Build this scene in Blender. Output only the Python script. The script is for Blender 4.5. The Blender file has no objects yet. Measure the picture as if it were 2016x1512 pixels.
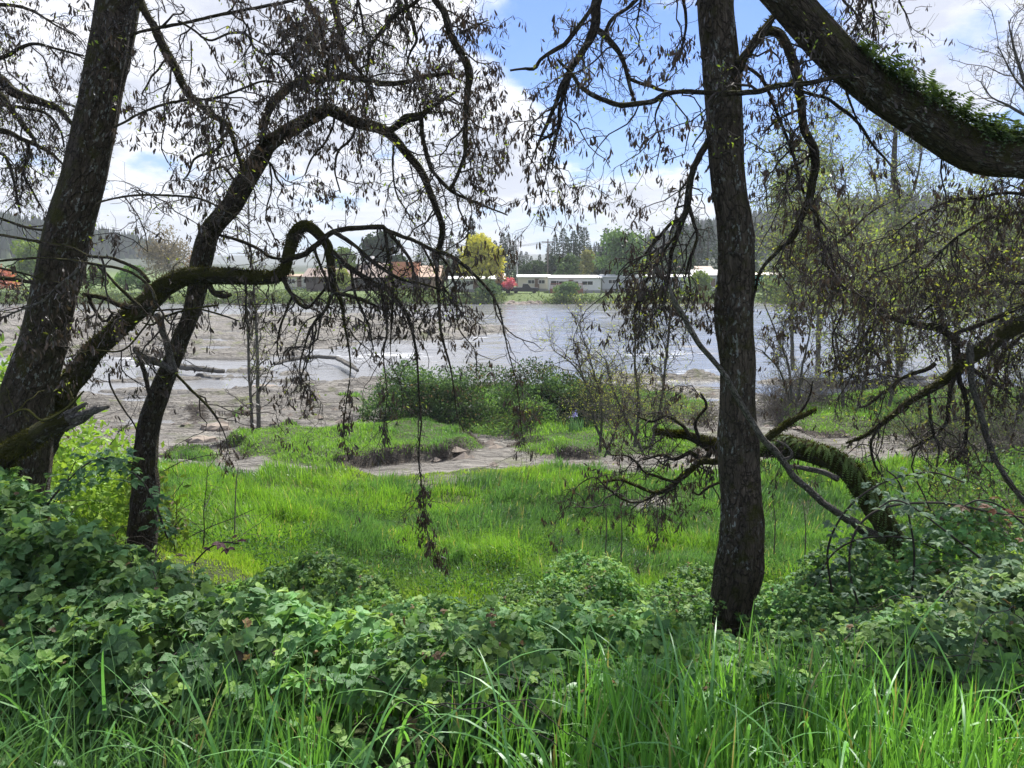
import bpy, math, random
import numpy as np
from mathutils import Vector

random.seed(7)
RNG = np.random.default_rng(11)
scn = bpy.context.scene
COL = scn.collection
F = 1494.0                       # focal length in pixels of the 2016 px wide photograph
EYE = np.array([0.0, 0.0, 6.5])  # water level is z = 0
TH = math.atan((756 - 518) / F)
FW = np.array([0, math.cos(TH), -math.sin(TH)])
UP = np.array([0, math.sin(TH), math.cos(TH)])
RT = np.array([1.0, 0, 0])

# ------------------------------------------------------------------ helpers
def ray(px, py):
    return RT * ((px - 1008) / F) - UP * ((py - 756) / F) + FW
def at(px, py, Y):
    d = ray(px, py)
    return EYE + d * (Y / d[1])
def on_plane(px, py, z):
    d = ray(px, py)
    return EYE + d * ((z - EYE[2]) / d[2])
def nrm(v):
    return v / np.maximum(np.linalg.norm(v, axis=-1, keepdims=True), 1e-9)
def sstep(a, b, x):
    t = np.clip((x - a) / (b - a), 0, 1)
    return t * t * (3 - 2 * t)
TAB = np.random.default_rng(3).random((256, 256))
def vnoise(x, y):
    xi = np.floor(x).astype(int); yi = np.floor(y).astype(int)
    fx = x - xi; fy = y - yi
    fx = fx * fx * (3 - 2 * fx); fy = fy * fy * (3 - 2 * fy)
    a = TAB[xi % 256, yi % 256]; b = TAB[(xi + 1) % 256, yi % 256]
    c = TAB[xi % 256, (yi + 1) % 256]; d = TAB[(xi + 1) % 256, (yi + 1) % 256]
    return (a * (1 - fx) + b * fx) * (1 - fy) + (c * (1 - fx) + d * fx) * fy
def fbm(x, y, o=4, s=0.0):
    r = 0; a = 0.5; t = 0
    for i in range(o):
        r = r + a * vnoise(x * 2 ** i + 17.3 * i + s, y * 2 ** i + 9.1 * i - s)
        t += a; a *= 0.5
    return r / t

def props(o, label=None, cat=None, group=None, kind=None):
    if label: o['label'] = label
    if cat: o['category'] = cat
    if group: o['group'] = group
    if kind: o['kind'] = kind
    return o
def empty(name, loc, label, cat, group=None):
    o = bpy.data.objects.new(name, None); COL.objects.link(o)
    o.location = tuple(float(v) for v in loc)
    o.empty_display_size = 0.2
    return props(o, label, cat, group)
def mesh_obj(name, verts, faces, mat, parent=None, origin=None, attrs=None, smooth=False, mats=None, midx=None):
    """verts (N,3); faces: list of int arrays (M,k) for any k; one linked mesh object"""
    verts = np.asarray(verts, dtype=np.float32).reshape(-1, 3)
    if origin is not None: verts = verts - np.asarray(origin, dtype=np.float32)
    faces = [np.asarray(f, dtype=np.int32) for f in faces if len(f)]
    me = bpy.data.meshes.new(name)
    me.vertices.add(len(verts)); me.vertices.foreach_set('co', verts.ravel())
    loops = np.concatenate([f.ravel() for f in faces])
    tot = np.concatenate([np.full(len(f), f.shape[1], dtype=np.int32) for f in faces])
    st = np.concatenate([[0], np.cumsum(tot)[:-1]]).astype(np.int32)
    me.loops.add(len(loops)); me.loops.foreach_set('vertex_index', loops)
    me.polygons.add(len(tot)); me.polygons.foreach_set('loop_start', st); me.polygons.foreach_set('loop_total', tot)
    if midx is not None: me.polygons.foreach_set('material_index', np.asarray(midx, dtype=np.int32))
    me.polygons.foreach_set('use_smooth', np.full(len(tot), bool(smooth)))
    for k, a in (attrs or {}).items():
        a = np.asarray(a, dtype=np.float32)
        if k == 'col':
            at_ = me.attributes.new('col', 'FLOAT_COLOR', 'POINT')
            at_.data.foreach_set('color', np.concatenate([a, np.ones((len(a), 1), np.float32)], 1).ravel())
        else:
            at_ = me.attributes.new(k, 'FLOAT_VECTOR', 'POINT')
            at_.data.foreach_set('vector', a.ravel())
    me.update(calc_edges=True)
    for m in (mats or [mat]): me.materials.append(m)
    o = bpy.data.objects.new(name, me); COL.objects.link(o)
    if parent is not None: o.parent = parent
    return o
class MB:
    def __init__(s): s.v = []; s.f = {}; s.n = 0; s.a = {}
    def add(s, v, faces, **at_):
        v = np.asarray(v, dtype=np.float32).reshape(-1, 3)
        for f in faces:
            f = np.asarray(f, dtype=np.int32)
            if len(f): s.f.setdefault(f.shape[1], []).append(f + s.n)
        s.v.append(v); s.n += len(v)
        for k, a in at_.items():
            a = np.asarray(a, dtype=np.float32)
            if a.ndim == 1: a = np.tile(a, (len(v), 1))
            s.a.setdefault(k, []).append(a)
        return s
    def box(s, x0, x1, y0, y1, z0, z1):
        v = [(x, y, z) for z in (z0, z1) for y in (y0, y1) for x in (x0, x1)]
        return s.add(v, [[(0, 2, 3, 1), (4, 5, 7, 6), (0, 1, 5, 4), (2, 6, 7, 3), (0, 4, 6, 2), (1, 3, 7, 5)]])
    def build(s, name, mat, parent=None, origin=None, smooth=False):
        at_ = {k: np.concatenate(a) for k, a in s.a.items()}
        return mesh_obj(name, np.concatenate(s.v), [np.concatenate(f) for f in s.f.values()], mat, parent, origin, at_, smooth)
def dup(root, loc, rotz=0.0, scale=1.0, label=None):
    r = root.copy(); COL.objects.link(r)
    r.location = loc; r.rotation_euler = (0, 0, rotz); r.scale = (scale, scale, scale)
    if label: r['label'] = label
    for ch in list(root.children):
        c = ch.copy(); COL.objects.link(c); c.parent = r
        for g in ch.children:
            d = g.copy(); COL.objects.link(d); d.parent = c
    return r

# ------------------------------------------------------------------ materials
def new_mat(name):
    m = bpy.data.materials.new(name); m.use_nodes = True
    nt = m.node_tree; nt.nodes.clear()
    out = nt.nodes.new('ShaderNodeOutputMaterial')
    return m, nt, out
class N:
    """small node helper"""
    def __init__(s, nt): s.nt = nt
    def __call__(s, typ, ins=None, **kw):
        n = s.nt.nodes.new(typ)
        for k, v in kw.items(): setattr(n, k, v)
        for k, v in (ins or {}).items():
            if isinstance(v, bpy.types.NodeSocket): s.nt.links.new(v, n.inputs[k])
            else: n.inputs[k].default_value = v
        return n
    def math(s, op, a, b=0.0, c=0.0, clamp=False):
        return s('ShaderNodeMath', {0: a, 1: b, 2: c}, operation=op, use_clamp=clamp).outputs[0]
    def ramp(s, fac, stops):
        n = s('ShaderNodeValToRGB', {0: fac}); cr = n.color_ramp
        while len(cr.elements) < len(stops): cr.elements.new(0.5)
        for e, (p, c) in zip(cr.elements, stops):
            e.position = p; e.color = (c, c, c, 1) if not hasattr(c, '__len__') else (*c, 1)
        return n.outputs[0]
    def mix(s, f, a, b, blend='MIX'):
        n = s('ShaderNodeMix', data_type='RGBA', blend_type=blend)
        for i, v in ((0, f), (6, a), (7, b)):
            if isinstance(v, bpy.types.NodeSocket): s.nt.links.new(v, n.inputs[i])
            else: n.inputs[i].default_value = v if i == 0 else ((*v, 1) if len(v) == 3 else v)
        return n.outputs[2]
    def noise(s, vec, scale, detail=4, rough=0.55, dist=0.0):
        return s('ShaderNodeTexNoise', {'Vector': vec, 'Scale': scale, 'Detail': detail, 'Roughness': rough, 'Distortion': dist}).outputs[0]
    def link(s, a, b): s.nt.links.new(a, b)

def foliage(name, transl=0.45, gloss=0.06, rough=0.45, warm=(1.15, 1.1, 0.55), veins=False, gain=1.0):
    m, nt, out = new_mat(name); n = N(nt)
    col = n('ShaderNodeAttribute', attribute_name='col').outputs['Color']
    col = n('ShaderNodeVectorMath', {0: col, 3: gain}, operation='SCALE').outputs[0]
    normal = None
    if veins:
        lf = n('ShaderNodeAttribute', attribute_name='lf').outputs['Vector']
        sp = n('ShaderNodeSeparateXYZ', {0: lf})
        k = n.math('SUBTRACT', sp.outputs[1], n.math('MULTIPLY', n.math('ABSOLUTE', sp.outputs[0]), 0.45))
        w = n.math('SINE', n.math('MULTIPLY', k, 46.0))
        vein = n.ramp(n.math('ABSOLUTE', sp.outputs[0]), [(0.0, 1.0), (0.09, 0.0)])
        h = n.math('ADD', n.math('MULTIPLY', w, 0.5), n.math('MULTIPLY', vein, -1.2))
        normal = n('ShaderNodeBump', {'Strength': 0.22, 'Distance': 0.003, 'Height': h}).outputs[0]
        col = n.mix(n.math('MULTIPLY', vein, 0.25), col, (0.16, 0.24, 0.09))
    d = n('ShaderNodeBsdfDiffuse', {'Color': col})
    t = n('ShaderNodeBsdfTranslucent', {'Color': n.mix(1.0, col, warm, 'MULTIPLY')})
    mx = n('ShaderNodeMixShader', {0: transl, 1: d.outputs[0], 2: t.outputs[0]})
    g = n('ShaderNodeBsdfGlossy', {'Color': (0.9, 0.95, 1, 1), 'Roughness': rough})
    if normal:
        for x in (d, t, g): n.link(normal, x.inputs['Normal'])
    fr = n('ShaderNodeLayerWeight', {'Blend': 0.25})
    m2 = n('ShaderNodeMixShader', {0: n.math('ADD', n.math('MULTIPLY', fr.outputs['Fresnel'], gloss * 2), gloss * 0.5), 1: mx.outputs[0], 2: g.outputs[0]})
    n.link(m2.outputs[0], out.inputs[0])
    return m

def bark_mat(name, moss=0.2, base=(0.085, 0.075, 0.065), lichen=0.5, scale=1.0):
    m, nt, out = new_mat(name); n = N(nt)
    bk = n('ShaderNodeAttribute', attribute_name='bk').outputs['Vector']
    mp = n('ShaderNodeMapping', {'Vector': bk, 'Scale': (1, 1, 0.17)}).outputs[0]
    dist = n('ShaderNodeTexVoronoi', {'Vector': n.mix(0.10, mp, n('ShaderNodeTexNoise', {'Vector': mp, 'Scale': 22.0, 'Detail': 5.0}).outputs[1]), 'Scale': 46.0 * scale}, feature='DISTANCE_TO_EDGE').outputs[0]
    d2 = n('ShaderNodeTexVoronoi', {'Vector': n.mix(0.14, n('ShaderNodeMapping', {'Vector': bk, 'Scale': (1, 1, 0.28)}).outputs[0], n('ShaderNodeTexNoise', {'Vector': bk, 'Scale': 9.0, 'Detail': 5.0}).outputs[1]), 'Scale': 19.0 * scale}, feature='DISTANCE_TO_EDGE').outputs[0]
    fis = n.math('MULTIPLY', n.ramp(dist, [(0.0, 0.35), (0.25, 1.0)]), n.ramp(d2, [(0.0, 0.1), (0.12, 1.0)]))
    fine = n.noise(mp, 70 * scale, 5, 0.65)
    h = n.math('ADD', fis, n.math('MULTIPLY', fine, 0.55))
    c = n.mix(n.ramp(h, [(0.25, 0.0), (1.25, 1.0)]), tuple(v * 0.22 for v in base), tuple(v * 1.45 for v in base))
    li = n.math('MULTIPLY', n.ramp(n.noise(n('ShaderNodeMapping', {'Vector': bk, 'Scale': (1, 1, 0.5)}).outputs[0], 48 * scale, 3, 0.6), [(0.57, 0.0), (0.62, 1.0)]), n.math('MULTIPLY', n.ramp(n.noise(bk, 4, 2), [(0.46, 0.0), (0.6, 1.0)]), lichen))
    c = n.mix(li, c, (0.34, 0.37, 0.36))
    geo = n('ShaderNodeNewGeometry')
    nz = n('ShaderNodeSeparateXYZ', {0: geo.outputs['Normal']}).outputs[2]
    mo = n.math('ADD', n.noise(bk, 7, 6, 0.62), n.math('MULTIPLY', nz, 0.24))
    mo = n.math('ADD', mo, moss - 0.5)
    mo = n.ramp(mo, [(0.42, 0.0), (0.6, 1.0)])
    mc = n.mix(n.noise(bk, 55, 3), (0.028, 0.032, 0.008), (0.10, 0.10, 0.02))
    c = n.mix(mo, c, mc)
    hh = n.math('ADD', h, n.math('MULTIPLY', n.math('MULTIPLY', mo, n.noise(bk, 120, 3, 0.7)), 1.4))
    b = n('ShaderNodeBump', {'Strength': 1.0, 'Distance': 0.03, 'Height': hh}).outputs[0]
    p = n('ShaderNodeBsdfPrincipled', {'Base Color': c, 'Roughness': 0.9, 'Normal': b})
    p.inputs['Specular IOR Level'].default_value = 0.25
    n.link(p.outputs[0], out.inputs[0])
    return m
def plain(name, col, rough=0.7, var=0.15, scale=3.0, bump=0.0, metal=0.0):
    m, nt, out = new_mat(name); n = N(nt)
    co = n('ShaderNodeTexCoord').outputs['Object']
    ns = n.noise(co, scale, 5, 0.6)
    c = n.mix(ns, tuple(v * (1 - var) for v in col), tuple(min(1, v * (1 + var)) for v in col))
    p = n('ShaderNodeBsdfPrincipled', {'Base Color': c, 'Roughness': rough, 'Metallic': metal})
    if bump:
        n.link(n('ShaderNodeBump', {'Strength': 0.6, 'Distance': bump, 'Height': n.noise(co, scale * 4, 5)}).outputs[0], p.inputs['Normal'])
    n.link(p.outputs[0], out.inputs[0])
    return m

M = {}
M['bark'] = bark_mat('bark', 0.42, (0.062, 0.050, 0.039), 0.7)
M['bark_dark'] = bark_mat('bark_dark', 0.40, (0.050, 0.041, 0.033), 0.5)
M['bark_mossy'] = bark_mat('bark_mossy', 0.58, (0.045, 0.04, 0.034), 0.4)
M['bark_lichen_veil'] = bark_mat('bark_lichened_veil', 0.40, (0.085, 0.070, 0.056), 1.0, 0.9)  # lichened bark; its paler base also paints in the light veil over the trunk
M['bark_grey'] = bark_mat('bark_grey', 0.10, (0.17, 0.16, 0.145), 0.5, 1.6)
M['twig'] = plain('twig_bark', (0.034, 0.028, 0.024), 0.9, 0.4, 6)
M['twig_grey'] = plain('grey_twig_bark', (0.13, 0.115, 0.10), 0.9, 0.3, 6)
M['grass'] = foliage('grass_blades', 0.5, 0.06, 0.42, (1.0, 1.1, 0.5), gain=2.1)
M['leaf'] = foliage('bramble_leaves', 0.42, 0.035, 0.5, (1.2, 1.15, 0.55), veins=True, gain=2.15)
M['leaf_small'] = foliage('small_leaves', 0.45, 0.015, 0.6, gain=1.6)
M['far_leaf'] = foliage('far_foliage', 0.3, 0.02, 0.7, gain=1.4)
M['pod'] = foliage('dry_seed_keys', 0.18, 0.05, 0.5, (1.2, 0.9, 0.6))
M['moss'] = foliage('moss', 0.35, 0.0, 0.8)

# ------------------------------------------------------------------ terrain
def poly(pts, z):
    return np.array([on_plane(px, py, z)[:2] for px, py in pts])
def psd(P, x, y):
    """signed distance to polygon, negative inside"""
    d2 = np.full(x.shape, 1e18); ins = np.zeros(x.shape, bool)
    n = len(P)
    for i in range(n):
        ax, ay = P[i]; bx, by = P[(i + 1) % n]
        ex, ey = bx - ax, by - ay
        t = np.clip(((x - ax) * ex + (y - ay) * ey) / (ex * ex + ey * ey + 1e-12), 0, 1)
        d2 = np.minimum(d2, (x - ax - t * ex) ** 2 + (y - ay - t * ey) ** 2)
        c = (ay > y) != (by > y)
        ins ^= c & (x < ex * (y - ay) / (ey if abs(ey) > 1e-9 else 1e-9) + ax)
    d = np.sqrt(d2)
    return np.where(ins, -d, d)

MEADOW = poly([(-900, 900), (120, 915), (330, 932), (470, 938), (600, 946), (680, 936), (760, 928), (860, 922), (930, 911), (1010, 906), (1110, 913), (1190, 922),
               (1300, 930), (1420, 925), (1560, 905), (1640, 893), (1720, 902), (1850, 880), (2016, 850), (3200, 800), (3800, 1500), (-1500, 1500)], 0.9)
ISLES = [
    (poly([(425, 868), (470, 845), (560, 826), (640, 832), (720, 835), (760, 805), (830, 800), (880, 812), (910, 838), (950, 852), (940, 876), (880, 893), (780, 905), (650, 916), (560, 908), (480, 893)], 0.7), 0.42),
    (poly([(1003, 862), (1030, 838), (1080, 828), (1180, 818), (1320, 822), (1400, 845), (1380, 882), (1260, 896), (1180, 896), (1080, 892), (1020, 884)], 0.7), 0.40),
    (poly([(690, 830), (720, 778), (800, 755), (900, 745), (1150, 740), (1330, 760), (1420, 800), (1400, 822), (1180, 812), (1060, 820), (1010, 834), (960, 842), (900, 832), (870, 808), (760, 803)], 0.55), 0.22),
    (poly([(1520, 800), (1600, 768), (1760, 752), (2000, 760), (3000, 740), (3000, 800), (2016, 840), (1850, 868), (1760, 850), (1620, 858), (1540, 838)], 0.65), 0.42),
    (poly([(315, 885), (360, 874), (425, 872), (440, 892), (410, 903), (330, 908)], 0.7), 0.22),
    (poly([(655, 772), (700, 762), (722, 776), (700, 790), (660, 786)], 0.5), 0.25),
    (poly([(355, 800), (400, 790), (420, 804), (380, 814)], 0.5), 0.10),
    (poly([(440, 806), (480, 802), (490, 812), (450, 816)], 0.5), 0.10),
]
SAND_PATCH = poly([(790, 948), (850, 935), (930, 925), (960, 935), (900, 950), (840, 958)], 1.0)
BARE_PATCH = poly([(1225, 985), (1280, 955), (1340, 965), (1330, 1000), (1260, 1003)], 1.3)
ROCKBAR = poly([(-500, 622), (150, 614), (420, 620), (560, 616), (720, 624), (880, 632), (1000, 645), (940, 664), (800, 672), (640, 688), (520, 700), (380, 704), (120, 704), (-500, 706)], 0.15)
SHELF = poly([(-600, 716), (120, 710), (240, 734), (330, 728), (470, 716), (620, 728), (740, 724), (780, 760), (1350, 730), (1480, 742), (1800, 735), (2800, 715), (2800, 1100), (-900, 1100)], 0.3)
RAPIDS_SHEEN = [poly([(1180, 699), (1330, 688), (1400, 694), (1320, 702)], 0.05), poly([(1310, 728), (1400, 723), (1420, 735), (1320, 738)], 0.05), poly([(640, 700), (780, 690), (860, 700), (760, 712)], 0.05),
          poly([(215, 700), (330, 706), (400, 712), (300, 724)], 0.05)]  # last streak: white painted in for the silvery sky reflection on the left
YE_X = np.array([-40, -12, -5, -3.6, -2.5, -1.5, 0, 1.6, 3.3, 6, 12, 40.0])
YE_Y = np.array([9, 8, 6.0, 5.2, 3.8, 3.0, 2.6, 2.8, 3.0, 3.3, 4, 5.0])
PS = np.array([-20, 0, 1, 2, 3, 5, 8, 12, 30.0]); PZ = np.array([5.0, 4.85, 4.4, 3.75, 3.15, 2.35, 1.8, 1.2, 0.0])
MY = np.array([0, 8, 10, 15, 20, 25, 35, 40, 44, 50, 60, 118, 122.5, 126, 129, 140, 400]); MZ = np.array([2.3, 2.1, 1.9, 1.3, 0.85, 0.6, 0.4, 0.3, 0.15, -0.25, -0.5, -0.6, -0.1, 0.7, 1.35, 1.45, 3.0])
def ridge(x, y):
    """wooded hills left and right behind the far bank, and the far blue ridge"""
    a = np.arctan2(x, y)
    r = np.hypot(x, y)
    h = 22 * np.exp(-((a + 0.62) / 0.17) ** 2) * sstep(300, 620, r) * (1 - 0.4 * sstep(900, 1500, r))
    h = h + 36 * np.exp(-((a - 0.45) / 0.26) ** 2) * sstep(300, 640, r) * (1 - 0.4 * sstep(900, 1500, r))
    h = h + 26 * sstep(1500, 2300, r) * (0.6 + 0.8 * fbm(a * 9 + 5, r * 0.001, 4)) * np.exp(-((a - 0.05) / 0.9) ** 2)
    return h * (0.75 + 0.5 * fbm(x * 0.006, y * 0.006, 4))
def terrain(x, y, full=False):
    x = np.asarray(x, float); y = np.asarray(y, float)
    wob = (fbm(x * 0.8, y * 0.8, 3, 2.0) - 0.5)
    ye = np.interp(x, YE_X, YE_Y)
    s = y - ye
    prof = np.interp(s, PS, PZ)
    mead = np.interp(y, MY, MZ)
    z = np.where(s < 14, np.maximum(prof, mead), mead)
    z = z + wob * 0.22 * sstep(0, 3, s) * (1 - sstep(26, 34, y))
    far = y > 16
    grass = np.where(y < 14, 1.0, 0.0); bare = np.zeros_like(z); dirt = np.zeros_like(z)
    # meadow edge: a small step down to the bare rock
    jx = (fbm(x * 0.7, y * 0.7, 4, 7.0) - 0.5) * 2.2
    m = psd(MEADOW, x, y) + jx
    grass = np.maximum(grass, sstep(0.25, -0.15, m))
    z = z - 0.16 * sstep(-0.5, 0.3, m) * (y < 60)
    for p, h in ISLES:
        d = psd(p, x, y) + jx * 0.55; er = sstep(0.48, 0.66, fbm(x * 0.45, y * 0.35, 2, 71.0))
        k = sstep(0.05, -0.45 - 1.1 * (1 - er), d)
        z = z + h * k * (0.35 + 1.3 * fbm(x * 0.4, y * 0.4, 3, 4.0))
        grass = np.maximum(grass, sstep(-0.12, -0.4, d))
        dirt = np.maximum(dirt, er * sstep(0.25, 0.0, d) * sstep(-0.6, -0.3, d))
    pt = sstep(0.3, -0.2, psd(SAND_PATCH, x, y) + jx * 0.7) * 0.85
    pt = np.maximum(pt, sstep(0.2, -0.2, psd(BARE_PATCH, x, y) + jx * 0.5))
    grass = grass * (1 - pt)
    # bedrock shelf and bars: low ledges, water standing in the hollows
    sh = sstep(0.8, -0.8, psd(SHELF, x, y) + jx * 2)
    bar = sstep(2.5, -2.5, psd(ROCKBAR, x, y) + (fbm(x * 0.12, y * 0.25, 3, 1.0) - 0.5) * 9)
    rn = fbm(x * 0.16 + 0.25 * y, y * 0.42, 5, 13.0)
    led = np.floor(rn * 14) / 14 * 0.8 + rn * 0.2
    rip = fbm(x * 0.5 - 0.3 * y, y * 2.1, 4, 5.0)
    rockz = (led - 0.47) * 1.7 + (rip - 0.5) * 0.34
    w = (1 - grass) * (y > 15) * (y < 118)
    zr = 0.06 * sh + 0.30 * bar - 0.55 * (1 - np.maximum(sh, bar))
    k = sstep(34, 42, y) * (1 - sstep(110, 118, y))
    z = z * (1 - k) + zr * k
    amp = np.where(y > 40, np.maximum(sh, bar), 0.9 * sstep(16, 30, y))
    z = z + rockz * w * amp * (0.35 + 0.65 * sstep(22, 34, y))
    z = z + np.where(y > 150, ridge(x, y), 0)
    z = z + np.where(y > 122, (fbm(x * 0.2, y * 0.2, 3) - 0.5) * 0.3, 0)
    grass = np.where(y > 124, 1.0, np.where(y > 60, 0, grass))
    if full: return z, grass, dirt, bar
    return z

def make_ground():
    aa = np.concatenate([np.linspace(-math.pi, -0.78, 36)[:-1], np.linspace(-0.78, 0.78, 760), np.linspace(0.78, math.pi, 36)[1:]])
    rr = np.concatenate([np.geomspace(0.5, 8, 110)[:-1], np.geomspace(8, 60, 520)[:-1], np.geomspace(60, 160, 150)[:-1], np.geomspace(160, 3200, 110)])
    A, R = np.meshgrid(aa, rr)
    x = R * np.sin(A); y = R * np.cos(A)
    z, g, d, bar = terrain(x, y, True)
    nr, na = R.shape
    idx = np.arange(nr * na).reshape(nr, na)
    q = np.stack([idx[:-1, :-1], idx[:-1, 1:], idx[1:, 1:], idx[1:, :-1]], -1).reshape(-1, 4)
    hub = nr * na
    v = np.concatenate([np.stack([x, y, z], -1).reshape(-1, 3), [[0, 0, float(terrain(np.array([0.0]), np.array([0.0]))[0])]]])
    t = np.stack([np.full(na - 1, hub), idx[0, 1:], idx[0, :-1]], -1)
    col = np.stack([g, d, bar], -1).reshape(-1, 3); col = np.concatenate([col, [[1, 0, 0]]])
    m, nt, out = new_mat('ground'); n = N(nt)
    at_ = n('ShaderNodeAttribute', attribute_name='col')
    sp = n('ShaderNodeSeparateColor', {0: at_.outputs['Color']})
    co = n('ShaderNodeNewGeometry').outputs['Position']
    st = n('ShaderNodeMapping', {'Vector': co, 'Rotation': (0, 0, 0.18), 'Scale': (0.22, 1.7, 3.0)}).outputs[0]
    n1 = n.noise(st, 1.4, 8, 0.65, 0.6); n2 = n.noise(co, 9, 6, 0.7); n3 = n.noise(st, 6, 6, 0.7, 1.0)
    rock = n.mix(n.ramp(n1, [(0.3, 0.0), (0.7, 1.0)]), (0.12, 0.112, 0.10), (0.42, 0.395, 0.355))
    rock = n.mix(n.ramp(n3, [(0.40, 0.9), (0.52, 0.0)]), rock, (0.07, 0.06, 0.052))
    crk = n('ShaderNodeTexVoronoi', {'Vector': n('ShaderNodeMapping', {'Vector': n.mix(0.08, co, n('ShaderNodeTexNoise', {'Vector': co, 'Scale': 1.5}).outputs[1]), 'Rotation': (0, 0, 0.18), 'Scale': (0.28, 0.9, 1.0)}).outputs[0], 'Scale': 1.6}, feature='DISTANCE_TO_EDGE').outputs[0]
    crm = n.ramp(crk, [(0.0, 1.0), (0.07, 0.0)]); rock = n.mix(n.math('MULTIPLY', n.math('MULTIPLY', crm, n.ramp(n2, [(0.4, 0.0), (0.6, 1.0)])), 0.45), rock, (0.045, 0.038, 0.032))
    rock = n.mix(n.ramp(n.noise(co, 0.7, 5), [(0.56, 0.0), (0.66, 0.7)]), rock, (0.13, 0.15, 0.05))
    zz = n('ShaderNodeSeparateXYZ', {0: co}).outputs[2]
    yy = n('ShaderNodeSeparateXYZ', {0: co}).outputs[1]
    wet = n.math('MULTIPLY', n.ramp(zz, [(0.02, 1.0), (0.10, 0.0)]), n.ramp(n.math('DIVIDE', yy, 100.0), [(0.3, 0.0), (0.34, 1.0)]))
    damp = n.ramp(n.noise(n('ShaderNodeMapping', {'Vector': co, 'Scale': (0.07, 0.5, 1)}).outputs[0], 1.0, 6, 0.65, 1.0), [(0.50, 0.0), (0.58, 1.0)])
    damp = n.math('MULTIPLY', damp, n.ramp(n.math('DIVIDE', yy, 100.0), [(0.24, 0.0), (0.30, 1.0)]))
    rock = n.mix(n.math('MULTIPLY', damp, 0.7), rock, (0.075, 0.066, 0.056)); rock = n.mix(wet, rock, (0.055, 0.048, 0.04))
    soil = n.mix(n2, (0.035, 0.05, 0.015), (0.075, 0.10, 0.025))
    field = n.mix(n.noise(co, 0.05, 5), (0.07, 0.13, 0.025), (0.13, 0.19, 0.04))
    soil = n.mix(n.ramp(n.math('DIVIDE', yy, 400.0), [(0.26, 0.0), (0.30, 1.0)]), soil, field)
    wood = n.mix(n2, (0.018, 0.03, 0.015), (0.03, 0.05, 0.02))
    soil = n.mix(n.ramp(n.math('DIVIDE', yy, 1000.0), [(0.28, 0.0), (0.36, 1.0)]), soil, wood)
    c = n.mix(sp.outputs[0], rock, soil)
    c = n.mix(sp.outputs[1], c, n.mix(n2, (0.025, 0.02, 0.015), (0.10, 0.08, 0.06)))
    h = n.math('ADD', n.math('MULTIPLY', n1, 1.0), n.math('ADD', n.math('MULTIPLY', n3, 0.8), n.math('MULTIPLY', n2, 0.25)))
    b = n('ShaderNodeBump', {'Strength': 1.0, 'Distance': 0.22, 'Height': n.math('SUBTRACT', h, n.math('MULTIPLY', crm, 0.2))}).outputs[0]
    ro = n.math('SUBTRACT', 0.88, n.math('MULTIPLY', n.math('MAXIMUM', wet, n.math('MULTIPLY', n.math('MULTIPLY', damp, 0.9), n.math('SUBTRACT', 1.0, sp.outputs[0]))), 0.52))
    p = n('ShaderNodeBsdfPrincipled', {'Base Color': c, 'Roughness': ro, 'Normal': b})
    n.link(p.outputs[0], out.inputs[0])
    o = mesh_obj('ground', v, [q, t], m, attrs={'col': col}, smooth=True)
    props(o, kind='structure')

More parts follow.
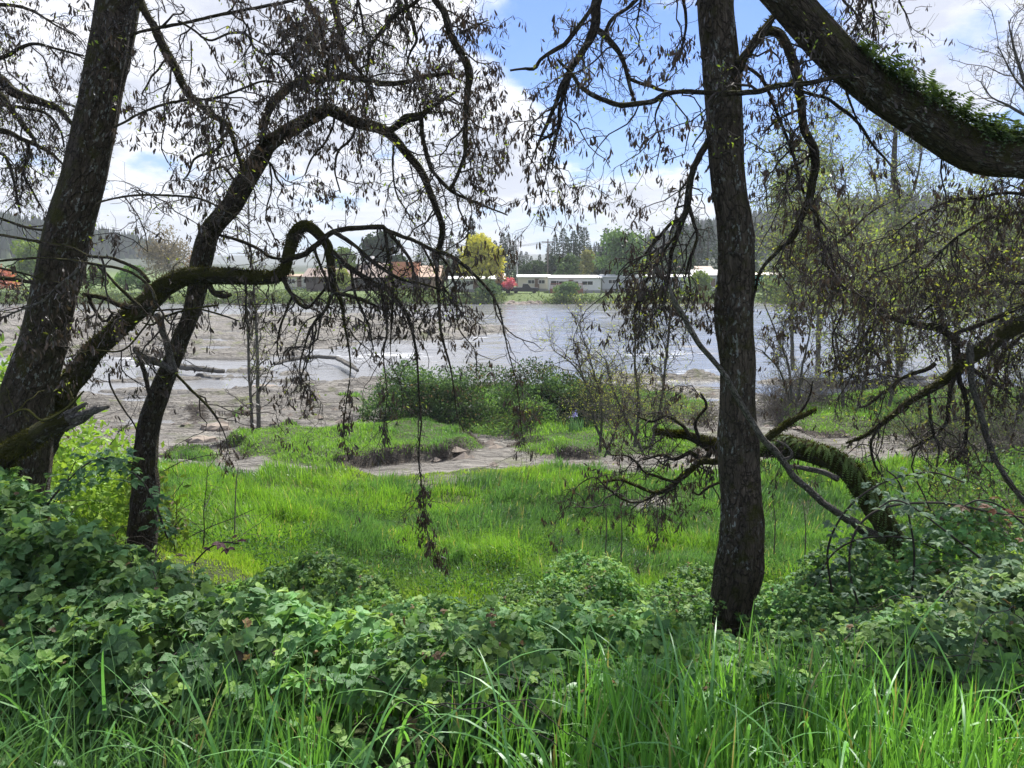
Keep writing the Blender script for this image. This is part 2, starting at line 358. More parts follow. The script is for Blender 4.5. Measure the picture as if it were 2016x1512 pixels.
def make_water():
    m, nt, out = new_mat('river_water'); n = N(nt)
    co = n('ShaderNodeNewGeometry').outputs['Position']
    st = n('ShaderNodeMapping', {'Vector': co, 'Rotation': (0, 0, 0.06), 'Scale': (0.55, 1.5, 1)}).outputs[0]
    a = n.noise(st, 0.9, 6, 0.6, 0.8); b = n.noise(st, 3.4, 5, 0.6, 0.3)
    h = n.math('ADD', n.math('MULTIPLY', a, 0.75), n.math('MULTIPLY', b, 0.35))
    calm = n.noise(n('ShaderNodeMapping', {'Vector': co, 'Scale': (0.02, 0.09, 1)}).outputs[0], 1.0, 3)
    bm = n('ShaderNodeBump', {'Strength': n.math('ADD', 0.25, n.math('MULTIPLY', calm, 0.9)), 'Distance': 0.05, 'Height': h}).outputs[0]
    p = n('ShaderNodeBsdfPrincipled', {'Base Color': (0.18, 0.185, 0.195, 1), 'Roughness': 0.16, 'IOR': 1.33, 'Normal': bm})  # base colour lightened to stand in for sky reflection and glint
    fo = n('ShaderNodeAttribute', attribute_name='col').outputs['Fac']
    fn = n.noise(n('ShaderNodeMapping', {'Vector': co, 'Scale': (0.28, 1.3, 1)}).outputs[0], 1.6, 7, 0.7, 0.8)
    fm = n.ramp(n.math('ADD', fn, n.math('MULTIPLY', fo, 0.17)), [(0.67, 0.0), (0.76, 0.85)])
    d = n('ShaderNodeBsdfDiffuse', {'Color': (0.8, 0.82, 0.85, 1)})
    mx = n('ShaderNodeMixShader', {0: fm, 1: p.outputs[0], 2: d.outputs[0]})
    n.link(mx.outputs[0], out.inputs[0])
    xs = np.concatenate([np.linspace(-500, -80, 40)[:-1], np.linspace(-80, 90, 560), np.linspace(90, 500, 40)[1:]])
    ys = np.concatenate([np.linspace(30, 70, 300)[:-1], np.linspace(70, 128, 260)])
    X, Y = np.meshgrid(xs, ys)
    foam_sheen = np.full(X.shape, 0.0)
    for pl in RAPIDS_SHEEN: foam_sheen = np.maximum(foam_sheen, sstep(2.0, -1.5, psd(pl, X, Y)))
    foam_sheen = np.maximum(foam_sheen, 0.5 * sstep(8, 0, np.abs(psd(ROCKBAR, X, Y))))
    idx = np.arange(X.size).reshape(X.shape)
    q = np.stack([idx[:-1, :-1], idx[:-1, 1:], idx[1:, 1:], idx[1:, :-1]], -1).reshape(-1, 4)
    calm = sstep(0.3, 0.65, fbm(X * 0.03, Y * 0.09, 3, 8.0)); wave = (fbm(X * 0.35 + 50, Y * 0.95, 3, 3.0) - 0.5) * 0.30 * (0.35 + 0.65 * calm) * sstep(42, 56, Y)
    v = np.stack([X, Y, wave], -1).reshape(-1, 3)
    o = mesh_obj('river_water', v, [q], m, attrs={'col': np.repeat(foam_sheen.reshape(-1, 1), 3, 1)}, smooth=True)
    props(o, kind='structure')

# ------------------------------------------------------------------ tubes, branches, seeds, leaves
def catmull(P, n):
    P = np.asarray(P, float)
    Q = np.concatenate([[2 * P[0] - P[1]], P, [2 * P[-1] - P[-2]]])
    k = len(P) - 1
    t = np.linspace(0, k, n); i = np.minimum(t.astype(int), k - 1); f = (t - i)[:, None]
    a, b, c, d = Q[i], Q[i + 1], Q[i + 2], Q[i + 3]
    return 0.5 * (2 * b + (c - a) * f + (2 * a - 5 * b + 4 * c - d) * f ** 2 + (3 * b - a - 3 * c + d) * f ** 3)
def tubes(P, R, sides, rough=0.0):
    """batch of tubes: P (T,n,3), R (T,n) -> verts, quads, bk attribute"""
    T, n, _ = P.shape
    tan = np.gradient(P, axis=1); tan = nrm(tan)
    ref = np.zeros((T, 1, 3)); mean = nrm(tan.mean(1, keepdims=True))
    pick = np.abs(mean[..., 2:3]) > 0.7
    ref = np.where(pick, np.array([0.0, 1.0, 0.0]), np.array([0.0, 0.0, 1.0])) + 0 * mean
    u = np.cross(tan, ref)
    small = np.linalg.norm(u, axis=-1, keepdims=True) < 0.15
    u = nrm(np.where(small, np.cross(tan, np.array([0.7, 0.1, 0.7])), u))
    w = np.cross(u, tan)
    an = np.linspace(0, 2 * math.pi, sides, endpoint=False)
    ca, sa = np.cos(an), np.sin(an)
    seg = np.linalg.norm(np.diff(P, axis=1), axis=-1)
    s = np.concatenate([np.zeros((T, 1)), np.cumsum(seg, 1)], 1) + RNG.random((T, 1)) * 50
    rad = R[:, :, None] * np.ones(sides)
    if rough:
        k = np.maximum(R[:, :1, None], 0.004)
        a1 = fbm(ca[None, None] * 1.3 + s[..., None] / k * 0.10 + 40, sa[None, None] * 1.3 + s[..., None] / k * 0.13 + 40, 3)
        a2 = fbm(ca[None, None] * 3.5 + s[..., None] / k * 0.5 + 90, sa[None, None] * 3.5 + 90 + s[..., None] * 0.7, 2)
        rad = rad * (1 + rough * (a1 - 0.5) * 1.6 + rough * 1.0 * (a2 - 0.5))
    off = u[:, :, None] * (ca[:, None]) + w[:, :, None] * (sa[:, None])
    V = P[:, :, None] + off * rad[..., None]
    bk = np.stack([rad * ca, rad * sa, np.broadcast_to(s[..., None], rad.shape)], -1)
    idx = np.arange(T * n * sides).reshape(T, n, sides)
    a, b = idx[:, :-1], idx[:, 1:]
    q = np.stack([a, np.roll(a, -1, 2), np.roll(b, -1, 2), b], -1).reshape(-1, 4)
    return V.reshape(-1, 3), q, bk.reshape(-1, 3), idx
def resample(P, R, n):
    d = np.concatenate([[0], np.cumsum(np.linalg.norm(np.diff(P, axis=0), axis=1))])
    t = np.linspace(0, d[-1], n)
    return np.stack([np.interp(t, d, P[:, k]) for k in range(3)], 1), np.interp(t, d, R)
def trace(pts, Y0=None):
    """traced limb: (px, py, width px[, depth]) -> smooth 3-D centre line with real radius"""
    P = []; R = []
    for p in pts:
        Y = p[3] if len(p) > 3 else Y0
        d = ray(p[0], p[1]); P.append(EYE + d * (Y / d[1])); R.append(p[2] * 0.5 * (Y / d[1]) / F)
    n = max(8, 6 * len(P))
    PR = catmull(np.concatenate([np.array(P), np.array(R)[:, None]], 1), n)
    return PR[:, :3], np.maximum(PR[:, 3] * 0.9, 0.0013)
def limb_mesh(name, pts, Y0, mat, parent, sides=14, gnarl=0.5, rough=0.25, step=0.025, cap=True):
    P, R = trace(pts, Y0) if not isinstance(pts, tuple) else pts
    L = np.linalg.norm(np.diff(P, axis=0), axis=1).sum()
    n = int(np.clip(L / step, 10, 320))
    P, R = resample(P, R, n)
    r = R[:, None]; s = np.linspace(0, L, n)
    ph = RNG.random(6) * 100
    wob = np.stack([fbm(s / (R.mean() * 5 + 0.03) + ph[k], np.full(n, ph[k + 3]), 3) - 0.5 for k in range(3)], 1)
    P = P + wob * r * gnarl * 1.8
    V, q, bk, idx = tubes(P[None], R[None], sides, rough)
    tip = idx[0, -1]
    mb = MB().add(V, [q, np.stack([tip[:-2] * 0 + tip[0], tip[1:-1], tip[2:]], -1)], bk=bk)
    o = mb.build(name, mat, parent, None if parent is None else parent.location, smooth=True)
    return P, R, o
def grow(P, R, per_m, ln, r0, steps, wander=0.35, grav=0.05, ang=(0.6, 1.3), t0=0.1, bias=None, tpow=1.0):
    """children branches sprouting along parent lines P (T,n,3)"""
    T, n, _ = P.shape
    L = np.linalg.norm(np.diff(P, axis=1), axis=-1).sum(1)
    cnt = RNG.poisson(np.maximum(per_m * L, 0.01))
    i = np.repeat(np.arange(T), cnt); K = len(i)
    if K == 0: return np.zeros((0, steps, 3)), np.zeros((0, steps))
    t = (t0 + (1 - t0) * RNG.random(K) ** tpow) * (n - 1)
    j = np.minimum(t.astype(int), n - 2); f = (t - j)[:, None]
    p = P[i, j] * (1 - f) + P[i, j + 1] * f
    rp = R[i, j]
    tan = nrm(P[i, j + 1] - P[i, j])
    per = nrm(np.cross(tan, nrm(RNG.normal(size=(K, 3)))))
    a = RNG.uniform(*ang, size=K)[:, None]
    d = nrm(tan * np.cos(a) + per * np.sin(a) + (0 if bias is None else np.asarray(bias)))
    le = RNG.uniform(*ln, size=K) * (0.6 + 0.8 * RNG.random(K))
    out = [p]; st = (le / (steps - 1))[:, None]
    for k in range(steps - 1):
        d = nrm(d + RNG.normal(size=(K, 3)) * wander + np.array([0, 0, -grav]))
        p = p + d * st; out.append(p)
    r = np.minimum(r0 * (0.7 + 0.6 * RNG.random(K)), rp * 0.75)
    return np.stack(out, 1), r[:, None] * np.linspace(1, 0.45, steps)[None]
def pods_at(p, k=(3, 9), ln=(0.035, 0.065), w=0.011, spread=0.013):
    """clusters of dry winged keys hanging from points p"""
    c = RNG.integers(k[0], k[1] + 1, len(p)); i = np.repeat(np.arange(len(p)), c); K = len(i)
    b = p[i] + RNG.normal(size=(K, 3)) * spread * np.array([1, 1, 1.1])
    d = nrm(np.array([0, 0, -1.0]) + RNG.normal(size=(K, 3)) * 0.34)
    s = nrm(np.cross(d, RNG.normal(size=(K, 3)))); q = np.cross(d, s)
    L = RNG.uniform(*ln, size=K)[:, None]; W = w * (0.7 + 0.6 * RNG.random((K, 1))) * L / np.mean(ln)
    v = np.stack([b, b + d * L * 0.35 + s * W * 0.5 + q * W * 0.3, b + d * L * 0.75 + s * W * 0.6, b + d * L, b + d * L * 0.75 - s * W * 0.6, b + d * L * 0.35 - s * W * 0.5 + q * W * 0.3], 1)
    f = np.arange(K)[:, None] * 6
    c0 = np.array([0.058, 0.046, 0.037]) * (0.6 + 0.9 * RNG.random((K, 1)))
    return v.reshape(-1, 3), [np.concatenate([f + [0, 1, 5], f + [2, 3, 4]]), f + [1, 2, 4, 5]], np.repeat(c0, 6, 0)
TF = np.array([0.0, 0.10, 0.17, 0.30, 0.37, 0.52, 0.59, 0.73, 0.79, 1.0]); WF = np.array([0.0, 0.60, 0.72, 0.97, 0.93, 0.95, 0.83, 0.66, 0.50, 0.0])
def leaflets(b, d, nn, L, W, col, fold=0.12, droop=0.25):
    """vectorised ovate toothed leaves with a midrib crease"""
    K = len(b); m = len(TF); e = m - 2; d = nrm(d); s = nrm(np.cross(d, nn)); nn = np.cross(s, d)
    L = np.broadcast_to(np.asarray(L, float).reshape(-1, 1), (K, 1)); W = np.broadcast_to(np.asarray(W, float).reshape(-1, 1), (K, 1))
    mid = b[:, None] + d[:, None] * (L[:, None] * TF[None, :, None]) - nn[:, None] * (L[:, None] * droop * (TF ** 2)[None, :, None])
    back = np.tile([-0.01, 0.015], m)[:e]
    cu = nn[:, None] * (W[:, None] * fold * (1 + 0.15 * np.sin(np.arange(e) * 2.1))[None, :, None]) - d[:, None] * (L[:, None] * back[None, :, None])
    rr = mid[:, 1:-1] + s[:, None] * (W[:, None] * 0.5 * WF[None, 1:-1, None]) + cu
    ll = mid[:, 1:-1] - s[:, None] * (W[:, None] * 0.5 * WF[None, 1:-1, None]) + cu
    v = np.concatenate([mid, rr, ll], 1); nv = m + 2 * e
    o = np.arange(K)[:, None] * nv
    tr = np.concatenate([o + [0, m, 1], o + [m - 2, m + e - 1, m - 1], o + [0, 1, m + e], o + [m - 2, m - 1, m + 2 * e - 1]])
    qd = np.concatenate([o + [i, m + i - 1, m + i, i + 1] for i in range(1, e)] + [o + [m + e + i - 1, i, i + 1, m + e + i] for i in range(1, e)])
    u = np.concatenate([0 * TF, WF[1:-1], -WF[1:-1]]); tv = np.concatenate([TF, TF[1:-1], TF[1:-1]])
    lf = np.tile(np.stack([u, tv, 0 * u], 1), (K, 1))
    return v.reshape(-1, 3), [tr, qd], np.repeat(np.asarray(col), nv, 0), lf
def small_leaves(p, k, size, col, var=0.3, spread=0.04, up=0.3):
    c = RNG.integers(k[0], k[1] + 1, len(p)); i = np.repeat(np.arange(len(p)), c); K = len(i)
    b = p[i] + RNG.normal(size=(K, 3)) * spread
    d = nrm(RNG.normal(size=(K, 3)) + np.array([0, 0, up])); nn = RNG.normal(size=(K, 3)) + np.array([0, 0, 0.8])
    s = nrm(np.cross(d, nn)); L = size * RNG.uniform(0.6, 1.3, (K, 1)); W = L * 0.42
    v = np.stack([b, b + d * L * 0.5 + s * W * 0.5, b + d * L, b + d * L * 0.5 - s * W * 0.5], 1).reshape(-1, 3)
    f = np.arange(K)[:, None] * 4 + np.arange(4)[None]
    cc = np.asarray(col)[None] * (1 - var + 2 * var * RNG.random((K, 1))) * (1 + 0.25 * (RNG.random((K, 3)) - 0.5))
    return v, [f], np.repeat(cc, 4, 0)
def blades(base, h, w, lean, az, k=4, col=None, curl=1.0):
    """grass blades as bent tapering strips"""
    K = len(base); t = np.linspace(0, 1, k + 1)
    dirn = np.stack([np.cos(az), np.sin(az), 0 * az], 1); side = np.stack([-np.sin(az), np.cos(az), 0 * az], 1)
    tw = RNG.normal(size=K) * 0.5
    side = nrm(side * np.cos(tw)[:, None] + dirn * np.sin(tw)[:, None])
    a = lean[:, None] * (0.25 + 1.6 * curl * t[None] ** 1.6)          # angle from vertical along the blade
    seg = (h / k)[:, None]
    dx = np.concatenate([np.zeros((K, 1)), np.cumsum(np.sin(a[:, 1:]) * seg, 1)], 1)
    dz = np.concatenate([np.zeros((K, 1)), np.cumsum(np.cos(a[:, 1:]) * seg, 1)], 1)
    mid = base[:, None] + dirn[:, None] * dx[..., None] + np.array([0, 0, 1.0]) * dz[..., None]
    wd = w[:, None] * np.minimum(1, (1.02 - t[None]) ** 0.6 * 1.05) * 0.5
    l = mid[:, :-1] + side[:, None] * wd[:, :-1, None]; r = mid[:, :-1] - side[:, None] * wd[:, :-1, None]
    v = np.concatenate([l, r, mid[:, -1:]], 1)
    o = np.arange(K)[:, None] * (2 * k + 1)
    qs = [o + [j, k + j, k + j + 1, j + 1] for j in range(k - 1)]
    tr = o + [k - 1, 2 * k - 1, 2 * k]
    return v.reshape(-1, 3), ([np.concatenate(qs)] if qs else []) + [tr], np.repeat(col, 2 * k + 1, 0)
def greens(K, a, b, var=0.2):
    t = RNG.random((K, 1))
    return (np.asarray(a) * (1 - t) + np.asarray(b) * t) * (1 - var + 2 * var * RNG.random((K, 1)))
def moss_tufts(mb, P, R, K, size=0.018, dn=0.25):
    """short moss blades over the top and sides of a limb"""
    n = len(P); i = RNG.integers(0, n - 1, K); i = i[RNG.random(K) < sstep(0.30, 0.55, fbm(i * 0.13 + 5, np.full(K, P[0, 0] * 7 + 60), 3))]; K = len(i); f = RNG.random((K, 1))
    p = P[i] * (1 - f) + P[i + 1] * f; r = R[i][:, None]
    tan = nrm(P[i + 1] - P[i]); o = RNG.normal(size=(K, 3)) + np.array([0, 0, 1.0 - dn]); o = nrm(o - tan * (o * tan).sum(1, keepdims=True))
    b = p + o * r * 0.96; d = nrm(o + RNG.normal(size=(K, 3)) * 0.45 + np.array([0, 0, -0.25]))
    s = nrm(np.cross(d, RNG.normal(size=(K, 3)))); L = size * RNG.uniform(0.5, 1.6, (K, 1))
    v = np.stack([b + s * L * 0.16, b - s * L * 0.16, b + d * L], 1).reshape(-1, 3)
    c = greens(K, (0.028, 0.033, 0.010), (0.080, 0.082, 0.020), 0.3)
    mb.add(v, [np.arange(K * 3).reshape(-1, 3)], col=np.repeat(c, 3, 0))
def fern(mb, b, d, up, L, pairs=11, W=0.035, droop=0.7, col=(0.07, 0.12, 0.03)):
    t = np.linspace(0, 1, pairs + 1)[1:]
    d = nrm(d); P = b + d * (L * t)[:, None] + up * (0.25 * L * t)[:, None] + np.array([0, 0, -1.0]) * (droop * L * t ** 2)[:, None]
    tan = nrm(np.gradient(P, axis=0)); s = nrm(np.cross(tan, up)); nn = np.cross(s, tan)
    w = W * np.sin(np.pi * np.clip(t * 0.86 + 0.16, 0, 1)) + 0.004; h = (L / pairs * 0.42)
    vs = [];
    for sg in (1, -1):
        tip = P + s * (sg * w)[:, None] + tan * (w * 0.35)[:, None] - nn * (w * 0.15)[:, None]
        vs.append(np.stack([P - tan * h * 0.9, P + s * (sg * w * 0.55)[:, None] - tan * h * 0.5 + tan * (w * 0.2)[:, None], tip, P + tan * h * 0.8], 1))
    v = np.concatenate(vs).reshape(-1, 3)
    c = np.asarray(col) * (0.7 + 0.6 * RNG.random())
    mb.add(v, [np.arange(len(v)).reshape(-1, 4)], col=c)

# ------------------------------------------------------------------ near trees
def tree(name, label, cat, base, limbs, mat, twig, Y0, opts, group=None):
    """limbs: list of (part name, traced points, depth, options). Twigs, keys and leaves grow along them."""
    root = empty(name, base, label, cat, group)
    LP = []; HANG = []; moss = MB()
    for lm in limbs:
        nm, pts, Y = lm[0], lm[1], lm[2] if lm[2] else Y0
        o = lm[3] if len(lm) > 3 else {}
        P, R, _ = limb_mesh(nm, pts, Y, M[o.get('mat', mat)], root, o.get('sides', 14 if nm == 'trunk' else 9), o.get('gnarl', 0.5), o.get('rough', 0.28), o.get('step', 0.025))
        if o.get('moss'): ms = o.get('moss_span', (0, 1)); i0, i1 = int(ms[0] * len(P)), int(ms[1] * len(P)); moss_tufts(moss, P[i0:i1], R[i0:i1], o['moss'], o.get('moss_size', 0.02), o.get('moss_dn', 0.25))
        if o.get('keys'):
            a, b, dn = o['keys']; n = len(P); HANG.append((dn, *resample(P[int(a * n):int(b * n)], R[int(a * n):int(b * n)], 30)))
        if o.get('grow', 1):
            a, b = o.get('span', (0.0, 1.0)); n = len(P)
            Q, S = resample(P[int(a * n):max(int(b * n), int(a * n) + 3)], R[int(a * n):max(int(b * n), int(a * n) + 3)], 40)
            LP.append((Q, S, o.get('dens', 1.0)))
    g = dict(d1=4.8, d2=10, d3=18, l1=(0.25, 0.8), l2=(0.12, 0.38), l3=(0.05, 0.16), r1=0.007, pods=0.36, leaves=0.06, grav=0.12, bias=(0, 0, 0), pod_len=(0.026, 0.064), wander=0.42)
    g.update(opts)
    tw = MB(); pod_pts = []; leaf_pts = []
    for Q, S, dens in LP:
        P1, R1 = grow(Q[None], S[None], g['d1'] * dens, g['l1'], g['r1'], 9, g['wander'], g['grav'], bias=g['bias'])
        P2, R2 = grow(P1, R1, g['d2'] * dens ** 0.5, g['l2'], 0.0034, 7, 0.42, 0.10)
        Pd, Rd = grow(Q[None], S[None], 8 * dens, g['l2'], 0.0034, 7, 0.42, 0.10)
        P2 = np.concatenate([P2, Pd]); R2 = np.concatenate([R2, Rd])
        P3, R3 = grow(P2, R2, g['d3'], g['l3'], 0.0020, 5, 0.40, 0.02)
        for PP, RR, sd in ((P1, R1, 5), (P2, R2, 4), (P3, R3, 3)):
            if len(PP):
                V, q, bk, _ = tubes(PP, RR, sd, 0.3 if sd == 5 else 0)
                tw.add(V, [q])
        if len(P2):
            ends = np.concatenate([P2[:, -1], P2[:, 4], P3[:, -1]])
            # keys sit on some branches and not on others
            clump = fbm(ends[:, 0] * 1.7 + 31, ends[:, 2] * 1.7 + ends[:, 1] + 17, 2)
            keep = RNG.random(len(ends)) < g['pods'] * sstep(0.30, 0.62, clump) * 1.7
            pod_pts.append(ends[keep])
            lk = RNG.random(len(ends)) < g['leaves']; leaf_pts.append(ends[lk])
    for nm, Q, S in HANG:
        P1, R1 = grow(Q[None], S[None], nm, (0.05, 0.16), 0.0022, 6, 0.4, 0.35); V, q, bk, _ = tubes(P1, R1, 3); tw.add(V, [q])
        pod_pts.append(np.concatenate([P1[:, -1], P1[:, -1] + RNG.normal(size=(len(P1), 3)) * 0.02, P1[:, 3]]))
    if tw.n: tw.build('twigs', M[twig], root, root.location, smooth=True)
    if pod_pts and sum(map(len, pod_pts)):
        v, f, c = pods_at(np.concatenate(pod_pts), ln=g['pod_len'], w=np.mean(g['pod_len']) * 0.20)
        MB().add(v, f, col=c).build('seed_keys', M['pod'], root, root.location)
    if leaf_pts and sum(map(len, leaf_pts)):
        v, f, c = small_leaves(np.concatenate(leaf_pts), (3, 6), g.get('leaf_size', 0.03), g.get('leaf_col', (0.16, 0.21, 0.04)))
        MB().add(v, f, col=c).build('young_leaves', M['leaf_small'], root, root.location)
    if moss.n: moss.build('moss', M['moss'], root, root.location)
    return root, LP

def upper_crown(P0, P1, r, n=7, seed=0):
    """limbs of the crown above the picture: returned as (points, radii) pairs for limb_mesh"""
    out = []
    for k in range(n):
        t = (k + 0.5) / n
        p = np.array(P0) * (1 - t) + np.array(P1) * t
        a = k * 2.4 + seed; d = np.array([math.cos(a), math.sin(a), 0.55])
        L = 3.2 * (1 - 0.5 * t); pts = [p]
        for _ in range(7):
            d = d / np.linalg.norm(d); p = p + d * L / 7; d = d + RNG.normal(size=3) * 0.22 + np.array([0, 0, -0.04]); pts.append(p)
        out.append((catmull(pts, 40), np.linspace(r * 0.6, 0.012, 40)))
    return out

def near_trees():
    # --- A: the big trunk at the left
    YA = 5.6
    top = at(233, 0, YA)
    trunkA = [(-50, 1180, 200), (-8, 1060, 168), (22, 985, 142), (54, 797, 106), (85, 693, 94), (114, 554, 92), (136, 450, 97), (167, 347, 92), (199, 174, 88), (233, 0, 85), (262, -150, 80)]
    up = at(262, -150, YA); up2 = up + np.array([1.0, 0.6, 5.0])
    P, R = trace(trunkA, YA)
    ext = catmull([up, up + (up2 - up) * 0.4 + [0.15, 0, 0], up2], 30)
    PA = np.concatenate([P, ext[1:]]); RA = np.concatenate([R, np.linspace(R[-1], 0.05, 29)])
    L = [('trunk', (PA, RA), YA, dict(sides=48, gnarl=0.16, rough=0.22, step=0.022, dens=0.25, span=(0.3, 0.6), moss=5000, moss_size=0.014)),
         ('limb', [(262, -30, 22), (281, 17, 19), (302, 52, 19), (323, 94, 19), (347, 135, 18), (368, 181, 17), (392, 205, 15), (417, 226, 14), (441, 240, 13), (455, 264, 10), (469, 306, 9), (477, 335, 7)], 5.5, dict(moss=900)),
         ('branch', [(438, 240, 7), (436, 265, 7), (438, 283, 6), (425, 295, 6), (405, 302, 6), (382, 315, 5), (372, 340, 4), (360, 356, 3)], 5.45, dict(gnarl=1.0)),
         ('branch', [(255, 72, 8), (278, 62, 6), (313, 54, 7), (375, 43, 7), (451, 26, 7), (503, 16, 7), (570, 2, 7), (640, -20, 6)], 5.4, dict(dens=1.2)),
         ('branch', [(350, 40, 5), (382, 59, 5), (413, 80, 5), (451, 66, 5), (486, 68, 6), (500, 94, 5), (531, 108, 5), (590, 100, 5), (630, 92, 3)], 5.35, dict(dens=1.3, gnarl=0.9)),
         ('branch', [(225, 250, 5), (250, 238, 5), (278, 222, 5), (326, 205, 6), (375, 196, 6), (417, 194, 5), (462, 180, 5), (520, 160, 4), (575, 168, 3)], 5.3, dict(dens=1.2)),
         ('branch', [(376, 80, 3), (377, 120, 3), (374, 150, 2), (372, 170, 2)], 5.3),
         ('branch', [(195, 398, 5), (225, 391, 4), (260, 385, 5), (312, 384, 5), (382, 389, 5), (424, 404, 4), (470, 430, 3)], 5.4, dict(dens=0.8)),
         ('branch', [(0, 462, 6), (50, 471, 6), (99, 480, 6), (139, 486, 6), (174, 504, 6), (213, 507, 7), (243, 517, 7), (273, 532, 8), (295, 556, 9)], 5.2, dict(dens=0.6)),
         ('branch', [(-30, 520, 5), (0, 514, 5), (74, 508, 5), (149, 514, 6), (198, 522, 6), (248, 532, 6), (278, 549, 6), (298, 569, 7), (307, 595, 8)], 5.1, dict(dens=0.5)),
         ('branch', [(198, 524, 5), (223, 554, 6), (248, 579, 8), (278, 605, 9)], 5.3, dict(dens=0.5)),
         ('branch', [(154, 519, 7), (146, 539, 7), (119, 559, 6), (99, 579, 6), (82, 594, 5), (50, 606, 4), (0, 628, 4)], 5.0, dict(mat='bark_grey', dens=0.4)),
         ('branch', [(0, 527, 5), (50, 540, 4), (100, 553, 3), (160, 566, 2)], 5.1, dict(dens=0.3)),
         # long limbs that hang into the picture from above
         ('limb', [(760, -160, 26), (820, -70, 20), (858, 0, 16), (872, 21, 15), (893, 80, 15), (915, 120, 17), (925, 146, 19), (920, 190, 13), (918, 230, 11), (917, 280, 10), (914, 310, 9), (900, 345, 7), (884, 375, 6)], 5.9, dict(dens=1.2, moss=500)),
         ('limb', [(640, -140, 20), (652, -60, 17), (657, 0, 15), (671, 70, 13), (685, 111, 10), (719, 156, 8), (740, 200, 6)], 5.7, dict(dens=1.3)),
         ('branch', [(780, -90, 14), (799, 0, 10), (803, 20, 9), (817, 59, 9), (820, 80, 7), (808, 103, 5), (800, 130, 3)], 5.8, dict(dens=1.2)),
         ('branch', [(840, -40, 8), (823, 0, 8), (778, 28, 8), (750, 62, 7), (730, 90, 7), (725, 120, 6), (722, 150, 4)], 5.7, dict(dens=1.2)),
         ('branch', [(560, -60, 10), (600, 0, 9), (628, 45, 8), (640, 90, 7), (660, 130, 6), (700, 160, 5)], 5.6, dict(dens=1.3)),
         ('branch', [(700, -20, 7), (712, 30, 6), (718, 60, 5), (745, 80, 4), (775, 92, 3)], 5.6, dict(dens=1.2)),
         ('branch', [(925, 60, 5), (900, 66, 6), (935, 52, 4), (960, 40, 3)], 5.8, dict(dens=1.0)),
         ]
    for c in upper_crown(up + (up2 - up) * 0.12 + [0, 0, 0.8], up2, 0.09, 6, 0.4): L.append(('limb', c, YA, dict(dens=0.6, sides=7, step=0.06)))
    tree('large_trunk_tree', 'thick dark bark tree leaning right at the far left with moss on its lower trunk', 'tree', at(-60, 1180, YA), L, 'bark', 'twig', YA, dict(d1=4.5, leaves=0.05))
    # --- B: slender leaning tree that arches over to the right
    YB = 6.8
